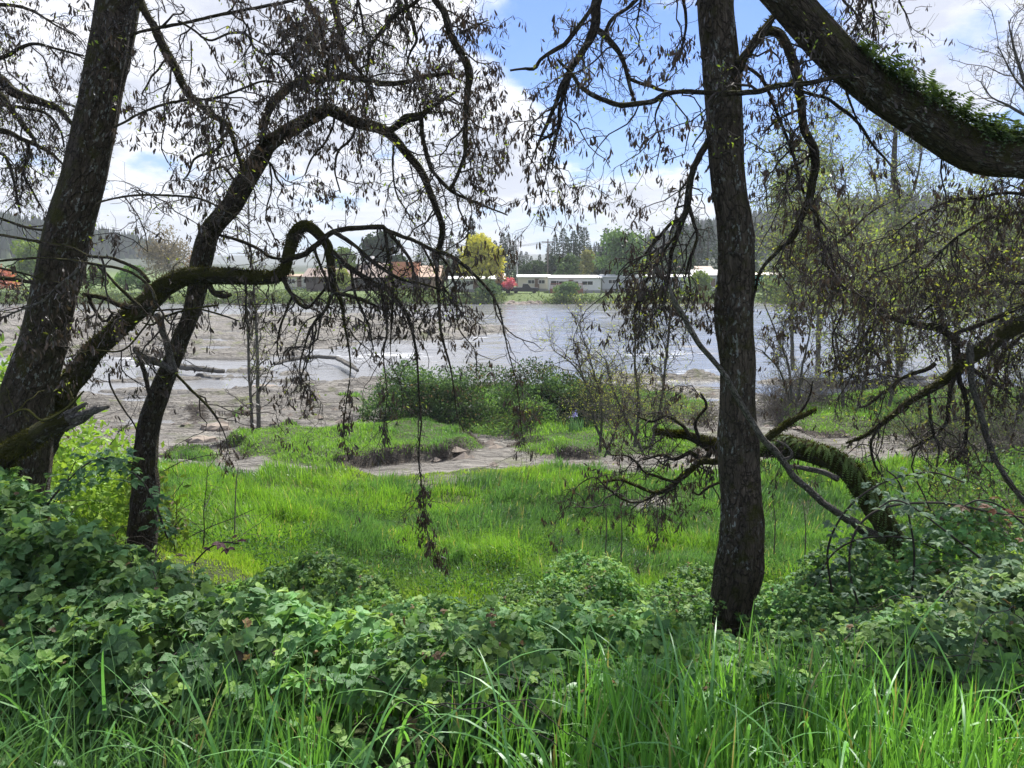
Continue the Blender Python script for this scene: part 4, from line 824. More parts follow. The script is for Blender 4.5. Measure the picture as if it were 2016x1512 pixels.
# ------------------------------------------------------------------ brambles
def bramble(name, label, blobs, n, size, cols=((0.035, 0.085, 0.028), (0.085, 0.165, 0.06)), young=0.10, canes=40, depth=0.55, five=0.45, seed=0, cat='bramble', group=None, shoots=0):
    """thicket of compound leaves over a mound: blobs (cx, cy, rx, ry, height above the ground)"""
    blobs = np.array(blobs, float); n = int(n * 2.0); size = size * 0.76
    def top(x, y):
        h = np.zeros_like(x)
        for cx, cy, rx, ry, hh in blobs:
            d = ((x - cx) / rx) ** 2 + ((y - cy) / ry) ** 2
            h = np.maximum(h, hh * np.clip(1 - d, 0, 1) ** 0.55)
        return h * (0.50 + 0.95 * fbm(x * 1.5 + seed, y * 1.5, 4, seed))
    ar = blobs[:, 2] * blobs[:, 3]; k = RNG.choice(len(blobs), n, p=ar / ar.sum())
    a = RNG.random(n) * 2 * math.pi; r = np.sqrt(RNG.random(n)) * 0.995
    x = blobs[k, 0] + np.cos(a) * r * blobs[k, 2]; y = blobs[k, 1] + np.sin(a) * r * blobs[k, 3]
    T = top(x, y); ok = (T > 0.02) & (y > 2.42 + 0.2 * np.sin(x * 2.3)); gap = fbm(x * 4.5 + seed * 3, y * 4.5, 2, 5.0); ok &= RNG.random(len(x)) < sstep(0.24, 0.46, gap); x, y, T = x[ok], y[ok], T[ok]; n = len(x)
    e = 0.06
    gx = (top(x + e, y) - top(x - e, y)) / (2 * e); gy = (top(x, y + e) - top(x, y - e)) / (2 * e)
    u = RNG.random(n) ** 2.0
    z = terrain(x, y) + T * (1 - depth * u) + RNG.normal(size=n) * 0.02
    gl = np.minimum(1, 1.6 / np.maximum(np.hypot(gx, gy), 1e-6))
    nn = nrm(np.stack([-gx * gl * 0.45, -gy * gl * 0.45, np.ones(n)], 1) + RNG.normal(size=(n, 3)) * 0.46)
    d = nrm(np.stack([-gx * gl, -gy * gl, np.zeros(n)], 1) * 0.5 + RNG.normal(size=(n, 3)) * np.array([1, 1, 0.25]))
    d = nrm(d - nn * (d * nn).sum(1, keepdims=True))
    p = np.stack([x, y, z], 1)
    yg = (RNG.random(n) < young) & (u < 0.3)
    base = greens(n, cols[0], cols[1], 0.25); pt_ = sstep(0.4, 0.62, fbm(x * 1.9 + 3 * seed, y * 1.9, 3, 12.0))[:, None]; base = base * (0.72 + 0.5 * pt_) * np.where(RNG.random((n, 1)) < 0.3, np.array([1.25, 1.08, 0.8]), 1.0)
    base[yg] = greens(int(yg.sum()), (0.070, 0.135, 0.03), (0.13, 0.20, 0.045), 0.2)
    old = RNG.random(n) < 0.03; base[old] = greens(int(old.sum()), (0.13, 0.085, 0.04), (0.05, 0.035, 0.03), 0.3)
    sz = size * RNG.uniform(0.45, 1.4, n) * np.where(yg, 0.75, 1) * np.where(old, 0.6, 1)
    p[yg, 2] += 0.03
    mb = MB(); s = nrm(np.cross(d, nn))
    for ang, f, who in ((0, 1.0, None), (1.05, 0.86, None), (-1.05, 0.86, None), (2.05, 0.66, 5), (-2.05, 0.66, 5)):
        sel = np.ones(n, bool) if who is None else (RNG.random(n) < five)
        K = int(sel.sum())
        dd = d[sel] * math.cos(ang) + s[sel] * math.sin(ang) + RNG.normal(size=(K, 3)) * 0.12
        off = d[sel] * (sz[sel] * 0.12)[:, None]
        v, fc, c, lf = leaflets(p[sel] + off, dd, nn[sel] + RNG.normal(size=(K, 3)) * 0.16, sz[sel] * f, sz[sel] * f * RNG.uniform(0.62, 0.78, K), base[sel] * RNG.uniform(0.88, 1.12, (K, 1)), 0.13, 0.22)
        mb.add(v, fc, col=c, lf=lf)
    j = int(np.argmax(blobs[:, 4])); o = np.array([blobs[j, 0], blobs[j, 1], float(terrain(blobs[j:j + 1, 0], blobs[j:j + 1, 1])[0])])
    root = empty(name, o, label, cat, group)
    if canes:
        i = RNG.integers(0, n, canes); q0 = p[i].copy(); q0[:, 2] = terrain(q0[:, 0], q0[:, 1]) - 0.02
        a = RNG.random(canes) * 2 * math.pi; L = RNG.uniform(0.5, 1.5, canes); hh = T[i] * RNG.uniform(0.7, 1.05, canes)
        t = np.linspace(0, 1, 14)[None]
        P = np.stack([q0[:, :1] + np.cos(a)[:, None] * L[:, None] * t, q0[:, 1:2] + np.sin(a)[:, None] * L[:, None] * t, 0 * t + q0[:, 2:3]], -1)
        P[..., 2] = terrain(P[..., 0], P[..., 1]) * 0.5 + q0[:, 2:3] * 0.5 + hh[:, None] * np.sin(np.pi * (t * 0.8 + 0.05))
        P += RNG.normal(size=P.shape) * 0.012
        V, q, _, _ = tubes(P, np.repeat(np.linspace(0.0042, 0.002, 14)[None], canes, 0) * (size / 0.075), 5)
        cm = MB().add(V, [q])
        if canes < 30: P = P[:0]
        P = P[:canes // 2] + np.array([0.15, -0.1, 0.05]); P += RNG.normal(size=P.shape) * 0.01
        V, q, _, _ = tubes(P, np.full(P.shape[:2], 0.0022 * size / 0.058), 4)
        if len(P): cm.add(V, [q])
        cm.build('canes', M['twig'], root, root.location, smooth=True)
    if shoots:
        i = RNG.integers(0, n, shoots); b0 = p[i].copy(); b0[:, 2] = terrain(b0[:, 0], b0[:, 1]) + T[i] * 0.6
        P = b0[:, None] + np.linspace(0, 1, 7)[None, :, None] * np.stack([RNG.normal(size=shoots) * 0.05, RNG.normal(size=shoots) * 0.05, T[i] * 0.4 + RNG.uniform(0.04, 0.13, shoots)], 1)[:, None]
        P += RNG.normal(size=P.shape) * 0.004
        V, q, _, _ = tubes(P, np.repeat(np.linspace(0.003, 0.002, 7)[None], shoots, 0), 5)
        sm = mb.add(V, [q], col=np.array([0.13, 0.19, 0.05]), lf=np.array([0.5, 0, 0]))
        for m_ in range(5):
            aa = RNG.random(shoots) * 2 * math.pi
            dd = np.stack([np.cos(aa), np.sin(aa), RNG.uniform(0.0, 0.9, shoots)], 1); n2 = np.stack([-np.cos(aa), -np.sin(aa), 1 + 0 * aa], 1)
            v, fc, c, lf = leaflets(P[:, -1 - (m_ > 2)], dd, n2, size * RNG.uniform(0.35, 0.8, shoots), size * RNG.uniform(0.25, 0.45, shoots), greens(shoots, (0.08, 0.15, 0.03), (0.15, 0.23, 0.05), 0.15), 0.2, 0.1)
            sm.add(v, fc, col=c, lf=lf)
    mb.build('leaves', M['leaf'], root, root.location, smooth=True)
    return root

def brambles():
    bramble('bramble_thicket', 'waist high bramble heap with broad leaves filling the left foreground below the leaning trunks',
            [(-3.2, 4.1, 1.5, 1.3, 0.45), (-2.0, 3.3, 1.1, 0.95, 0.52), (-1.5, 3.0, 0.9, 0.75, 0.46), (-2.6, 3.0, 1.2, 0.6, 0.45), (-3.6, 3.2, 1.2, 1.2, 0.6), (-0.75, 2.9, 0.75, 0.65, 0.46), (-4.6, 4.6, 1.3, 1.3, 0.5)],
            9500, 0.072, young=0.13, canes=60, seed=3, shoots=75)
    bramble('bramble_thicket', 'low bramble band with pale leaves just behind the tall grass in the middle foreground',
            [(0.2, 3.5, 0.95, 0.75, 0.5), (-0.3, 4.0, 0.9, 0.7, 0.5), (1.2, 3.6, 0.9, 0.7, 0.34), (0.6, 2.9, 0.8, 0.5, 0.34), (-0.3, 3.1, 0.8, 0.6, 0.42), (2.0, 3.5, 0.8, 0.8, 0.38)],
            6500, 0.064, young=0.16, canes=35, seed=8, shoots=50)
    bramble('bramble_mound', 'small rounded bramble mound at the meadow edge, left of centre',
            [(-1.3, 5.4, 1.0, 0.7, 0.92), (-0.8, 5.1, 0.9, 0.6, 0.7)], 6500, 0.048, ((0.04, 0.10, 0.03), (0.10, 0.19, 0.06)), 0.2, 16, seed=15)
    bramble('bramble_mound', 'broad dense bramble mound with small leaves directly left of the straight trunk',
            [(0.7, 6.3, 1.4, 0.9, 1.05), (1.4, 6.6, 1.3, 0.9, 1.15), (0.2, 5.9, 1.0, 0.8, 0.85), (1.0, 5.6, 1.3, 0.8, 0.85)], 11000, 0.046, ((0.035, 0.095, 0.028), (0.10, 0.19, 0.06)), 0.2, 30, seed=21)
    bramble('bramble_mound', 'bramble mound with small leaves between the straight trunk and the arched mossy stem',
            [(2.35, 6.6, 0.9, 0.8, 0.9), (2.9, 5.9, 0.9, 0.8, 1.15), (3.4, 5.6, 0.8, 0.7, 1.25), (2.3, 5.4, 0.8, 0.7, 0.85), (1.9, 4.6, 0.8, 0.6, 0.36)], 9500, 0.050, ((0.035, 0.09, 0.03), (0.09, 0.18, 0.065)), 0.16, 35, seed=27)
    bramble('bramble_thicket', 'tall greyish bramble thicket with arching canes along the right edge',
            [(3.5, 4.9, 1.0, 0.9, 0.9), (3.0, 4.0, 0.9, 0.8, 0.65), (4.3, 4.8, 1.0, 1.0, 0.95), (2.6, 3.5, 0.8, 0.7, 0.6), (3.3, 3.2, 0.9, 0.7, 0.5), (4.0, 6.2, 1.1, 0.9, 0.9)], 9000, 0.066, ((0.045, 0.085, 0.045), (0.10, 0.155, 0.085)), 0.08, 60, seed=33, shoots=25)
    # arching canes with pairs of leaves, right and left
    def arching(label, pts, Y, nleaf, size, cols):
        P, R = trace(pts, Y); P, R = resample(P, R, 60)
        root = empty('bramble_cane', P[0], label, 'bramble', None)
        V, q, _, _ = tubes(P[None], R[None], 6, 0.1); MB().add(V, [q]).build('cane', M['twig'], root, root.location, smooth=True)
        i = RNG.integers(3, 60, nleaf); b = P[i] + RNG.normal(size=(nleaf, 3)) * 0.03
        mb = MB(); az = RNG.random(nleaf) * 2 * math.pi; d0 = np.stack([np.cos(az), np.sin(az), RNG.normal(size=nleaf) * 0.3], 1)
        nn = nrm(np.array([0, -0.2, 1.0]) + RNG.normal(size=(nleaf, 3)) * 0.3); s0 = nrm(np.cross(d0, nn)); c0 = greens(nleaf, *cols, 0.2); s_ = size * RNG.uniform(0.6, 1.2, nleaf)
        for ang in (0, 1.1, -1.1):
            v, f, c, lf = leaflets(b + d0 * 0.03, d0 * math.cos(ang) + s0 * math.sin(ang), nn, s_, s_ * 0.62, c0, 0.12, 0.3); mb.add(v, f, col=c, lf=lf)
        mb.build('leaves', M['leaf'], root, root.location)
    bl = ((0.05, 0.085, 0.055), (0.10, 0.15, 0.09))
    arching('bramble cane arching right across the mossy stem base with grey green leaves', [(1690, 1190, 5), (1672, 1120, 5), (1685, 1045, 5), (1740, 1000, 5), (1850, 990, 5), (1950, 1008, 5), (2050, 1025, 4)], 4.6, 42, 0.05, bl)
    arching('long thorny bramble cane crossing over the meadow at the right edge', [(2060, 1180, 5), (1960, 1120, 5), (1880, 1060, 5), (1800, 1000, 4), (1760, 985, 4), (1730, 1000, 3)], 4.4, 46, 0.052, bl)
    arching('upright bramble shoot in front of the arched mossy stem', [(1790, 1210, 5), (1800, 1100, 5), (1790, 1020, 4), (1770, 950, 4), (1745, 925, 3)], 4.8, 34, 0.05, bl)
    arching('drooping bramble cane with reddish leaf pairs near the right edge', [(2080, 1100, 5), (1990, 1010, 4), (1930, 985, 4), (1890, 1000, 3)], 4.5, 14, 0.05, ((0.13, 0.05, 0.025), (0.07, 0.06, 0.045)))
    arching('thin bramble cane with dark purple leaves at its tip, left of the meadow', [(380, 1110, 4), (410, 1080, 4), (440, 1068, 4), (470, 1070, 3)], 4.2, 7, 0.055, ((0.045, 0.018, 0.028), (0.06, 0.03, 0.035)))
    arching('leafy bramble shoots climbing beside the slender arching trunk', [(330, 1060, 5), (300, 980, 5), (260, 930, 4), (200, 925, 4), (150, 950, 3)], 4.5, 60, 0.055, ((0.03, 0.07, 0.03), (0.06, 0.12, 0.05)))
    arching('dark bramble shoots hanging over the broken log base', [(60, 1080, 5), (90, 1000, 5), (140, 940, 4), (190, 905, 4), (260, 910, 3)], 4.3, 70, 0.055, ((0.025, 0.06, 0.03), (0.05, 0.10, 0.045)))
    arching('leafy bramble cane looping over the lower part of the arched mossy stem', [(1640, 1180, 5), (1630, 1080, 5), (1670, 1000, 5), (1740, 950, 4), (1830, 930, 4), (1900, 950, 3)], 5.2, 60, 0.045, bl)
    arching('thin bramble cane rising through the gap between the grey dead limb and the mossy stem', [(1600, 1160, 4), (1640, 1090, 4), (1700, 1060, 4), (1790, 1060, 4), (1860, 1090, 3)], 5.4, 50, 0.042, bl)
    # thin dry stems standing in the meadow
    for k, (px, y0, y1, Y) in enumerate(((1192, 1070, 985, 8.0), (1222, 1095, 975, 7.8), (1293, 1040, 970, 8.4), (1524, 1060, 985, 7.0), (1584, 1085, 990, 7.0), (462, 1020, 920, 6.0))):
        st = limb_mesh('dry_stem', [(px, y0 + 30, 3.2), (px + 2, (y0 + y1) / 2, 2.6), (px - 3 + 9 * (k == 5), y1, 1.5)], Y, M['twig_grey'], None, 5, 0.5, 0.1)[2]
        props(st, ['bare dry stem standing in the meadow, leftmost of the pair left of the straight trunk', 'bare dry stem in the meadow, taller of the pair left of the straight trunk', 'short dry stem in the meadow closest to the straight trunk on its left', 'bare dry stem just right of the straight trunk', 'bare dry stem midway between the straight trunk and the mossy arch', 'crooked bare stem rising from the brambles right of the slender arching trunk'][k], 'dry stem', 'dry stems standing in the grass')

# ------------------------------------------------------------------ grass
def scatter(n, a0, a1, r0, r1):
    a = RNG.uniform(a0, a1, n); r = np.exp(RNG.uniform(math.log(r0), math.log(r1), n))
    return r * np.sin(a), r * np.cos(a)
def grasses():
    # tall foreground grass
    mb = MB()
    K = 36000; x = RNG.uniform(-3.1, 3.8, K); y = RNG.uniform(0.9, 3.3, K)
    dens = fbm(x * 1.6, y * 1.6, 3, 2.0); edge = 2.2 + 0.22 * np.sin(x * 1.7) + 0.25 * (x < -0.6)
    ok = (RNG.random(K) < np.maximum(sstep(0.22, 0.5, dens), 0.8 * (x < -0.6)) * (0.25 + 0.75 * sstep(edge + 0.55, edge - 0.2, y))) & (np.hypot(x, y) > 0.95); x, y = x[ok], y[ok]; K = len(x)
    z = terrain(x, y) - 0.01
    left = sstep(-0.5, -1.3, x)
    h = RNG.uniform(0.22, 0.44, K) * (0.55 + 0.9 * fbm(x * 2.2, y * 2.2, 2, 9.0)) * (1 + 0.22 * left)
    lean = np.abs(RNG.normal(size=K)) * 0.17 + 0.08 + 0.45 * left * RNG.random(K) + 0.75 * (RNG.random(K) < 0.09)
    az = np.where(RNG.random(K) < 0.5 * left, RNG.normal(size=K) * 0.5 + 0.2, RNG.uniform(0, 2 * math.pi, K))
    dead = RNG.random(K) < 0.035; kink = RNG.random(K) < 0.10; lean = lean + kink * RNG.uniform(0.4, 1.3, K); w = RNG.uniform(0.005, 0.0165, K) * (1 - 0.2 * left)
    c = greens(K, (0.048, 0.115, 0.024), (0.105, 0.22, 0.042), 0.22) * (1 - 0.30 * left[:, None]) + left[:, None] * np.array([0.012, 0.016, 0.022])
    c = c * (0.7 + 0.6 * fbm(x * 2.5, y * 2.5, 3, 66.0))[:, None]; c[dead] = greens(int(dead.sum()), (0.16, 0.13, 0.06), (0.22, 0.19, 0.10), 0.2)
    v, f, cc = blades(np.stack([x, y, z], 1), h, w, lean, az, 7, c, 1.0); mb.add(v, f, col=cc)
    # broad arching blades
    K = 480; x = RNG.uniform(-2.4, 2.6, K); y = RNG.uniform(1.2, 2.7, K); z = terrain(x, y)
    v, f, cc = blades(np.stack([x, y, z], 1), RNG.uniform(0.4, 0.75, K), RNG.uniform(0.010, 0.017, K), RNG.uniform(0.45, 1.15, K), RNG.uniform(0, 6.28, K), 9, greens(K, (0.06, 0.15, 0.045), (0.10, 0.22, 0.06), 0.2), 1.1); mb.add(v, f, col=cc)
    # small broad leaved weeds low in the grass
    K = 2600; x = RNG.uniform(-2.6, 3.0, K); y = RNG.uniform(1.3, 3.0, K); ok = fbm(x * 2, y * 2, 2, 19.0) > 0.5; x, y = x[ok], y[ok]; K = len(x); az = RNG.random(K) * 6.28
    v, f, c, _ = leaflets(np.stack([x, y, terrain(x, y) + RNG.uniform(0.03, 0.26, K)], 1), np.stack([np.cos(az), np.sin(az), RNG.normal(size=K) * 0.3], 1), nrm(np.array([0, 0, 1.0]) + RNG.normal(size=(K, 3)) * 0.4), RNG.uniform(0.03, 0.065, K), RNG.uniform(0.02, 0.04, K), greens(K, (0.035, 0.085, 0.025), (0.08, 0.16, 0.05), 0.25)); mb.add(v, f, col=c)
    # flowering stalks at the left
    K = 26; x = RNG.uniform(-1.9, -0.9, K); y = RNG.uniform(1.6, 2.4, K); z = terrain(x, y)
    v, f, cc = blades(np.stack([x, y, z], 1), RNG.uniform(0.6, 0.9, K), np.full(K, 0.004), RNG.uniform(0.05, 0.5, K), RNG.uniform(0, 6.28, K), 8, greens(K, (0.05, 0.10, 0.04), (0.09, 0.15, 0.06), 0.1), 0.8); mb.add(v, f, col=cc)
    props(mb.build('tall_grass', M['grass'], smooth=True), 'tall lush grass along the bottom edge of the view', 'grass', kind='stuff')
    # meadow
    mb = MB()
    x, y = scatter(300000, -0.66, 0.75, 5.0, 26.0)
    z, g, d, _ = terrain(x, y, True)
    m = psd(MEADOW, x, y)
    ok = (m < 0.25) & (RNG.random(len(x)) < np.clip(g * 1.3, 0, 1)) & (y - np.interp(x, YE_X, YE_Y) > 1.2); x, y, z, m = x[ok], y[ok], z[ok], m[ok]; K = len(x)
    dist = np.hypot(x, y)
    pn = fbm(x * 0.55, y * 0.55, 3, 6.0); pt = fbm(x * 1.5, y * 1.5, 3, 30.0)
    shortz = sstep(2.6, 0.4, -m) * sstep(1.6, 0.2, np.abs(x + 1.8) - 1.6) + 0  # short mossy turf beside the bare rock
    shortz = np.clip(shortz, 0, 1)
    tuft = sstep(0.42, 0.72, fbm(x * 3.1, y * 3.1, 2, 61.0)); h = (0.08 + 0.42 * pn * sstep(0.3, 0.68, pt) + 0.30 * tuft * RNG.random(K) + 0.08 * RNG.random(K)) * (1 - 0.82 * shortz)
    w = np.maximum(0.006, 0.0009 * dist) * RNG.uniform(0.6, 1.9, K)
    lean = np.abs(RNG.normal(size=K)) * 0.35 + 0.12
    az = RNG.uniform(0, 6.28, K) * 0.55 + 6.28 * fbm(x * 0.6, y * 0.6, 2, 12.0)
    t = sstep(0.44, 0.60, fbm(x * 0.7, y * 0.7, 4, 44.0))[:, None]
    c = greens(K, (0.060, 0.128, 0.015), (0.112, 0.190, 0.028), 0.28) * (1 - t) + greens(K, (0.035, 0.085, 0.026), (0.065, 0.125, 0.042), 0.25) * t
    c = c * (0.75 + 0.25 * sstep(0.3, 0.6, pt))[:, None]
    c = c * (1 - shortz[:, None]) + shortz[:, None] * greens(K, (0.11, 0.17, 0.018), (0.16, 0.22, 0.03), 0.2)
    dry = RNG.random(K) < 0.03; c[dry] = (0.22, 0.19, 0.09)
    v, f, cc = blades(np.stack([x, y, z - 0.01], 1), h, w, lean, az, 3, c, 1.0); mb.add(v, f, col=cc)
    props(mb.build('meadow_grass', M['grass'], smooth=True), 'bright green meadow grass between the brambles and the bare rock', 'grass', kind='stuff')
    # low broad leaved weeds among the grass
    x, y = scatter(26000, -0.5, 0.6, 6.0, 15.0); ok = (fbm(x * 0.7, y * 0.7, 3, 77.0) - 0.02 * (y - 9) > 0.50) & (psd(MEADOW, x, y) < -1.5) & (y - np.interp(x, YE_X, YE_Y) > 1.5); x, y = x[ok], y[ok]
    p = np.stack([x, y, terrain(x, y) + RNG.uniform(0.10, 0.36, len(x))], 1)
    v, f, c = small_leaves(p, (2, 5), 0.045, (0.038, 0.085, 0.030), 0.35, 0.06)
    props(MB().add(v, f, col=c).build('meadow_weeds', M['leaf_small']), 'small leaved weeds mixed into the meadow grass', 'weeds', kind='stuff')
    # hummock turf
    mb = MB(); rt = MB()
    names = []
    x, y = scatter(330000, -0.62, 0.72, 17.0, 48.0)
    near = np.full(len(x), 9.0)
    for p, hgt in ISLES: near = np.minimum(near, psd(p, x, y))
    ok = near < 0.15; x, y, near = x[ok], y[ok], near[ok]
    z, g, d, _ = terrain(x, y, True); keep = RNG.random(len(x)) < np.clip(g * 1.2, 0, 1)
    xs, ys, zs = x[keep], y[keep], z[keep]; K = len(xs); dist = np.hypot(xs, ys)
    pn = fbm(xs * 0.5, ys * 0.5, 3, 21.0)
    c = greens(K, (0.075, 0.15, 0.02), (0.125, 0.21, 0.03), 0.2); t = sstep(0.45, 0.6, pn)[:, None]; c = c * (1 - t) + greens(K, (0.05, 0.11, 0.025), (0.08, 0.155, 0.035), 0.2) * t
    v, f, cc = blades(np.stack([xs, ys, zs - 0.01], 1), (0.05 + 0.34 * pn * sstep(0.35, 0.65, fbm(xs * 0.9, ys * 0.9, 3, 15.0)) + 0.05 * RNG.random(K)), 0.0009 * dist * RNG.uniform(0.7, 1.4, K), np.abs(RNG.normal(size=K)) * 0.4 + 0.15, RNG.uniform(0, 6.28, K), 2, c); mb.add(v, f, col=cc)
    props(mb.build('hummock_turf', M['grass'], smooth=True), 'fine green turf on the low hummocks by the bare rock', 'grass', kind='stuff')
    kd = (d > 0.35) & (RNG.random(len(x)) < 0.35); xr, yr, zr = x[kd], y[kd], z[kd]; K = len(xr)
    v, f, cc = blades(np.stack([xr, yr, zr + 0.03], 1), RNG.uniform(0.08, 0.30, K), np.full(K, 0.018), RNG.uniform(0.7, 1.7, K), RNG.normal(size=K) * 0.9 - 1.57, 3, greens(K, (0.028, 0.021, 0.016), (0.09, 0.07, 0.05), 0.3)); rt.add(v, f, col=cc)
    props(rt.build('exposed_roots', M['pod']), 'dark exposed roots and dead grass along the eroded hummock edges', 'roots', kind='stuff')

# ------------------------------------------------------------------ middle distance
def leafy_mass(name, label, cat, blobs, n, size, cols, stems=40, stem_mat='twig_grey', mat='leaf_small', group=None, depth=0.5, bare=0, var=0.25):
    """bush built of many small leaves over blobs (cx, cy, z0, rx, ry, rz) with woody stems inside"""
    blobs = np.array(blobs, float); j = 0
    root = empty(name, blobs[0, :3], label, cat, group)
    w = blobs[:, 3] * blobs[:, 5]; k = RNG.choice(len(blobs), n, p=w / w.sum())
    d = nrm(RNG.normal(size=(n, 3))); d[:, 2] = np.abs(d[:, 2]) * np.where(RNG.random(n) < 0.85, 1, -0.3)
    rr = (1 - depth * RNG.random(n) ** 1.8) * (0.80 + 0.36 * fbm(d[:, 0] * 2.3 + k * 5 + 20, d[:, 2] * 2.3 + d[:, 1] * 1.7 + 20, 3))
    p = blobs[k, :3] + d * blobs[k, 3:] * rr[:, None]
    tone = 0.65 + 0.7 * fbm(p[:, 0] * 1.3, p[:, 2] * 1.3 + p[:, 1], 3, 8.0)
    v, f, c = small_leaves(p, (1, 2), size, (1, 1, 1), 0.01, size * 0.6)
    q4 = v.reshape(-1, 4, 3)[:, 0]; pat = sstep(0.36, 0.64, fbm(q4[:, 0] * 1.1 + q4[:, 1] * 0.5, q4[:, 2] * 1.6 + q4[:, 1] * 0.8, 3, 8.0))[:, None]
    cc = greens(len(c) // 4, *cols, var) * (0.55 + 0.85 * pat); brown = (RNG.random(len(cc)) < 0.10 * (1 - pat[:, 0])); cc[brown] = greens(int(brown.sum()), (0.07, 0.05, 0.035), (0.12, 0.09, 0.06), 0.2); cc = np.repeat(cc, 4, 0)
    MB().add(v, f, col=cc).build('leaves', M[mat], root, root.location)
    if stems:
        kk = RNG.choice(len(blobs), stems, p=w / w.sum()); q0 = blobs[kk, :3] + RNG.normal(size=(stems, 3)) * blobs[kk, 3:] * np.array([0.3, 0.3, 0.0])
        d = nrm(RNG.normal(size=(stems, 3)) * np.array([0.8, 0.8, 0.3]) + np.array([0, 0, 0.9]))
        P = [q0]; L = blobs[kk, 5] * RNG.uniform(0.6, 1.02, stems)
        for _ in range(8): d = nrm(d + RNG.normal(size=d.shape) * 0.16); P.append(P[-1] + d * (L / 8)[:, None])
        P = np.stack(P, 1); R = np.repeat(np.linspace(0.012, 0.004, 9)[None], stems, 0) * max(1, bare)
        st = MB(); V, q, _, _ = tubes(P, R, 4); st.add(V, [q])
        P2, R2 = grow(P, R, 4.0, (0.2, 0.7), 0.005 * max(1, bare), 6, 0.3, 0.02); V, q, _, _ = tubes(P2, R2, 3); st.add(V, [q])
        st.build('stems', M[stem_mat], root, root.location)
    return root
def sapling(name, label, stems, Y, cat='sapling', leaf=(0.20, 0.24, 0.06), lsize=0.05, twig='twig_grey', leaves=0.3, d1=4, l1=(0.3, 1.0), r1=0.008, group=None, mat='bark_grey', pods=0, r2=0.005, rise=0.25, l2=(0.15, 0.5)):
    root = empty(name, trace(stems[0], Y)[0][0], label, cat, group); tw = MB(); lp = []; pp = []
    for s in stems:
        P, R, _ = limb_mesh('stem', s, Y, M[mat], root, 8, 0.4, 0.2, step=0.12)
        Q, S = resample(P, R, 40)
        P1, R1 = grow(Q[None], S[None], d1, l1, r1, 8, 0.25, -0.03, (0.4, 1.1), 0.15, (0, 0, rise)); P2, R2 = grow(P1, R1, d1 * 1.4, l2, r2, 6, 0.3, 0.0); P3, R3 = grow(P2, R2, d1 * 1.5, (l2[0] * 0.5, l2[1] * 0.5), r2 * 0.7, 4, 0.3, 0.0)
        for PP, RR in ((P1, R1), (P2, R2), (P3, R3)):
            if len(PP): V, q, _, _ = tubes(PP, RR, 4); tw.add(V, [q])
        e = np.concatenate([P2[:, -1], P2[:, 3], P3[:, -1]]); lp.append(e[RNG.random(len(e)) < leaves]); pp.append(e[RNG.random(len(e)) < pods])
    tw.build('twigs', M[twig], root, root.location)
    lp = np.concatenate(lp)
    if len(lp):
        v, f, c = small_leaves(lp, (2, 4), lsize, leaf, 0.3, lsize); MB().add(v, f, col=c).build('leaves', M['leaf_small'], root, root.location)
    pp = np.concatenate(pp)
    if len(pp):
        v, f, c = pods_at(pp, ln=(0.06, 0.12), w=0.03, spread=0.05); MB().add(v, f, col=c).build('seed_keys', M['pod'], root, root.location)
    return root
def gz(px, py, Y):  # a point of the ground under a pixel column at depth Y
    p = at(px, py, Y); p[2] = float(terrain(p[:1], p[1:2])[0]); return p
def blob(px, Y, w, d, h):
    p = gz(px, 700, Y); return (p[0], p[1], p[2] - 0.05, w, d, h)

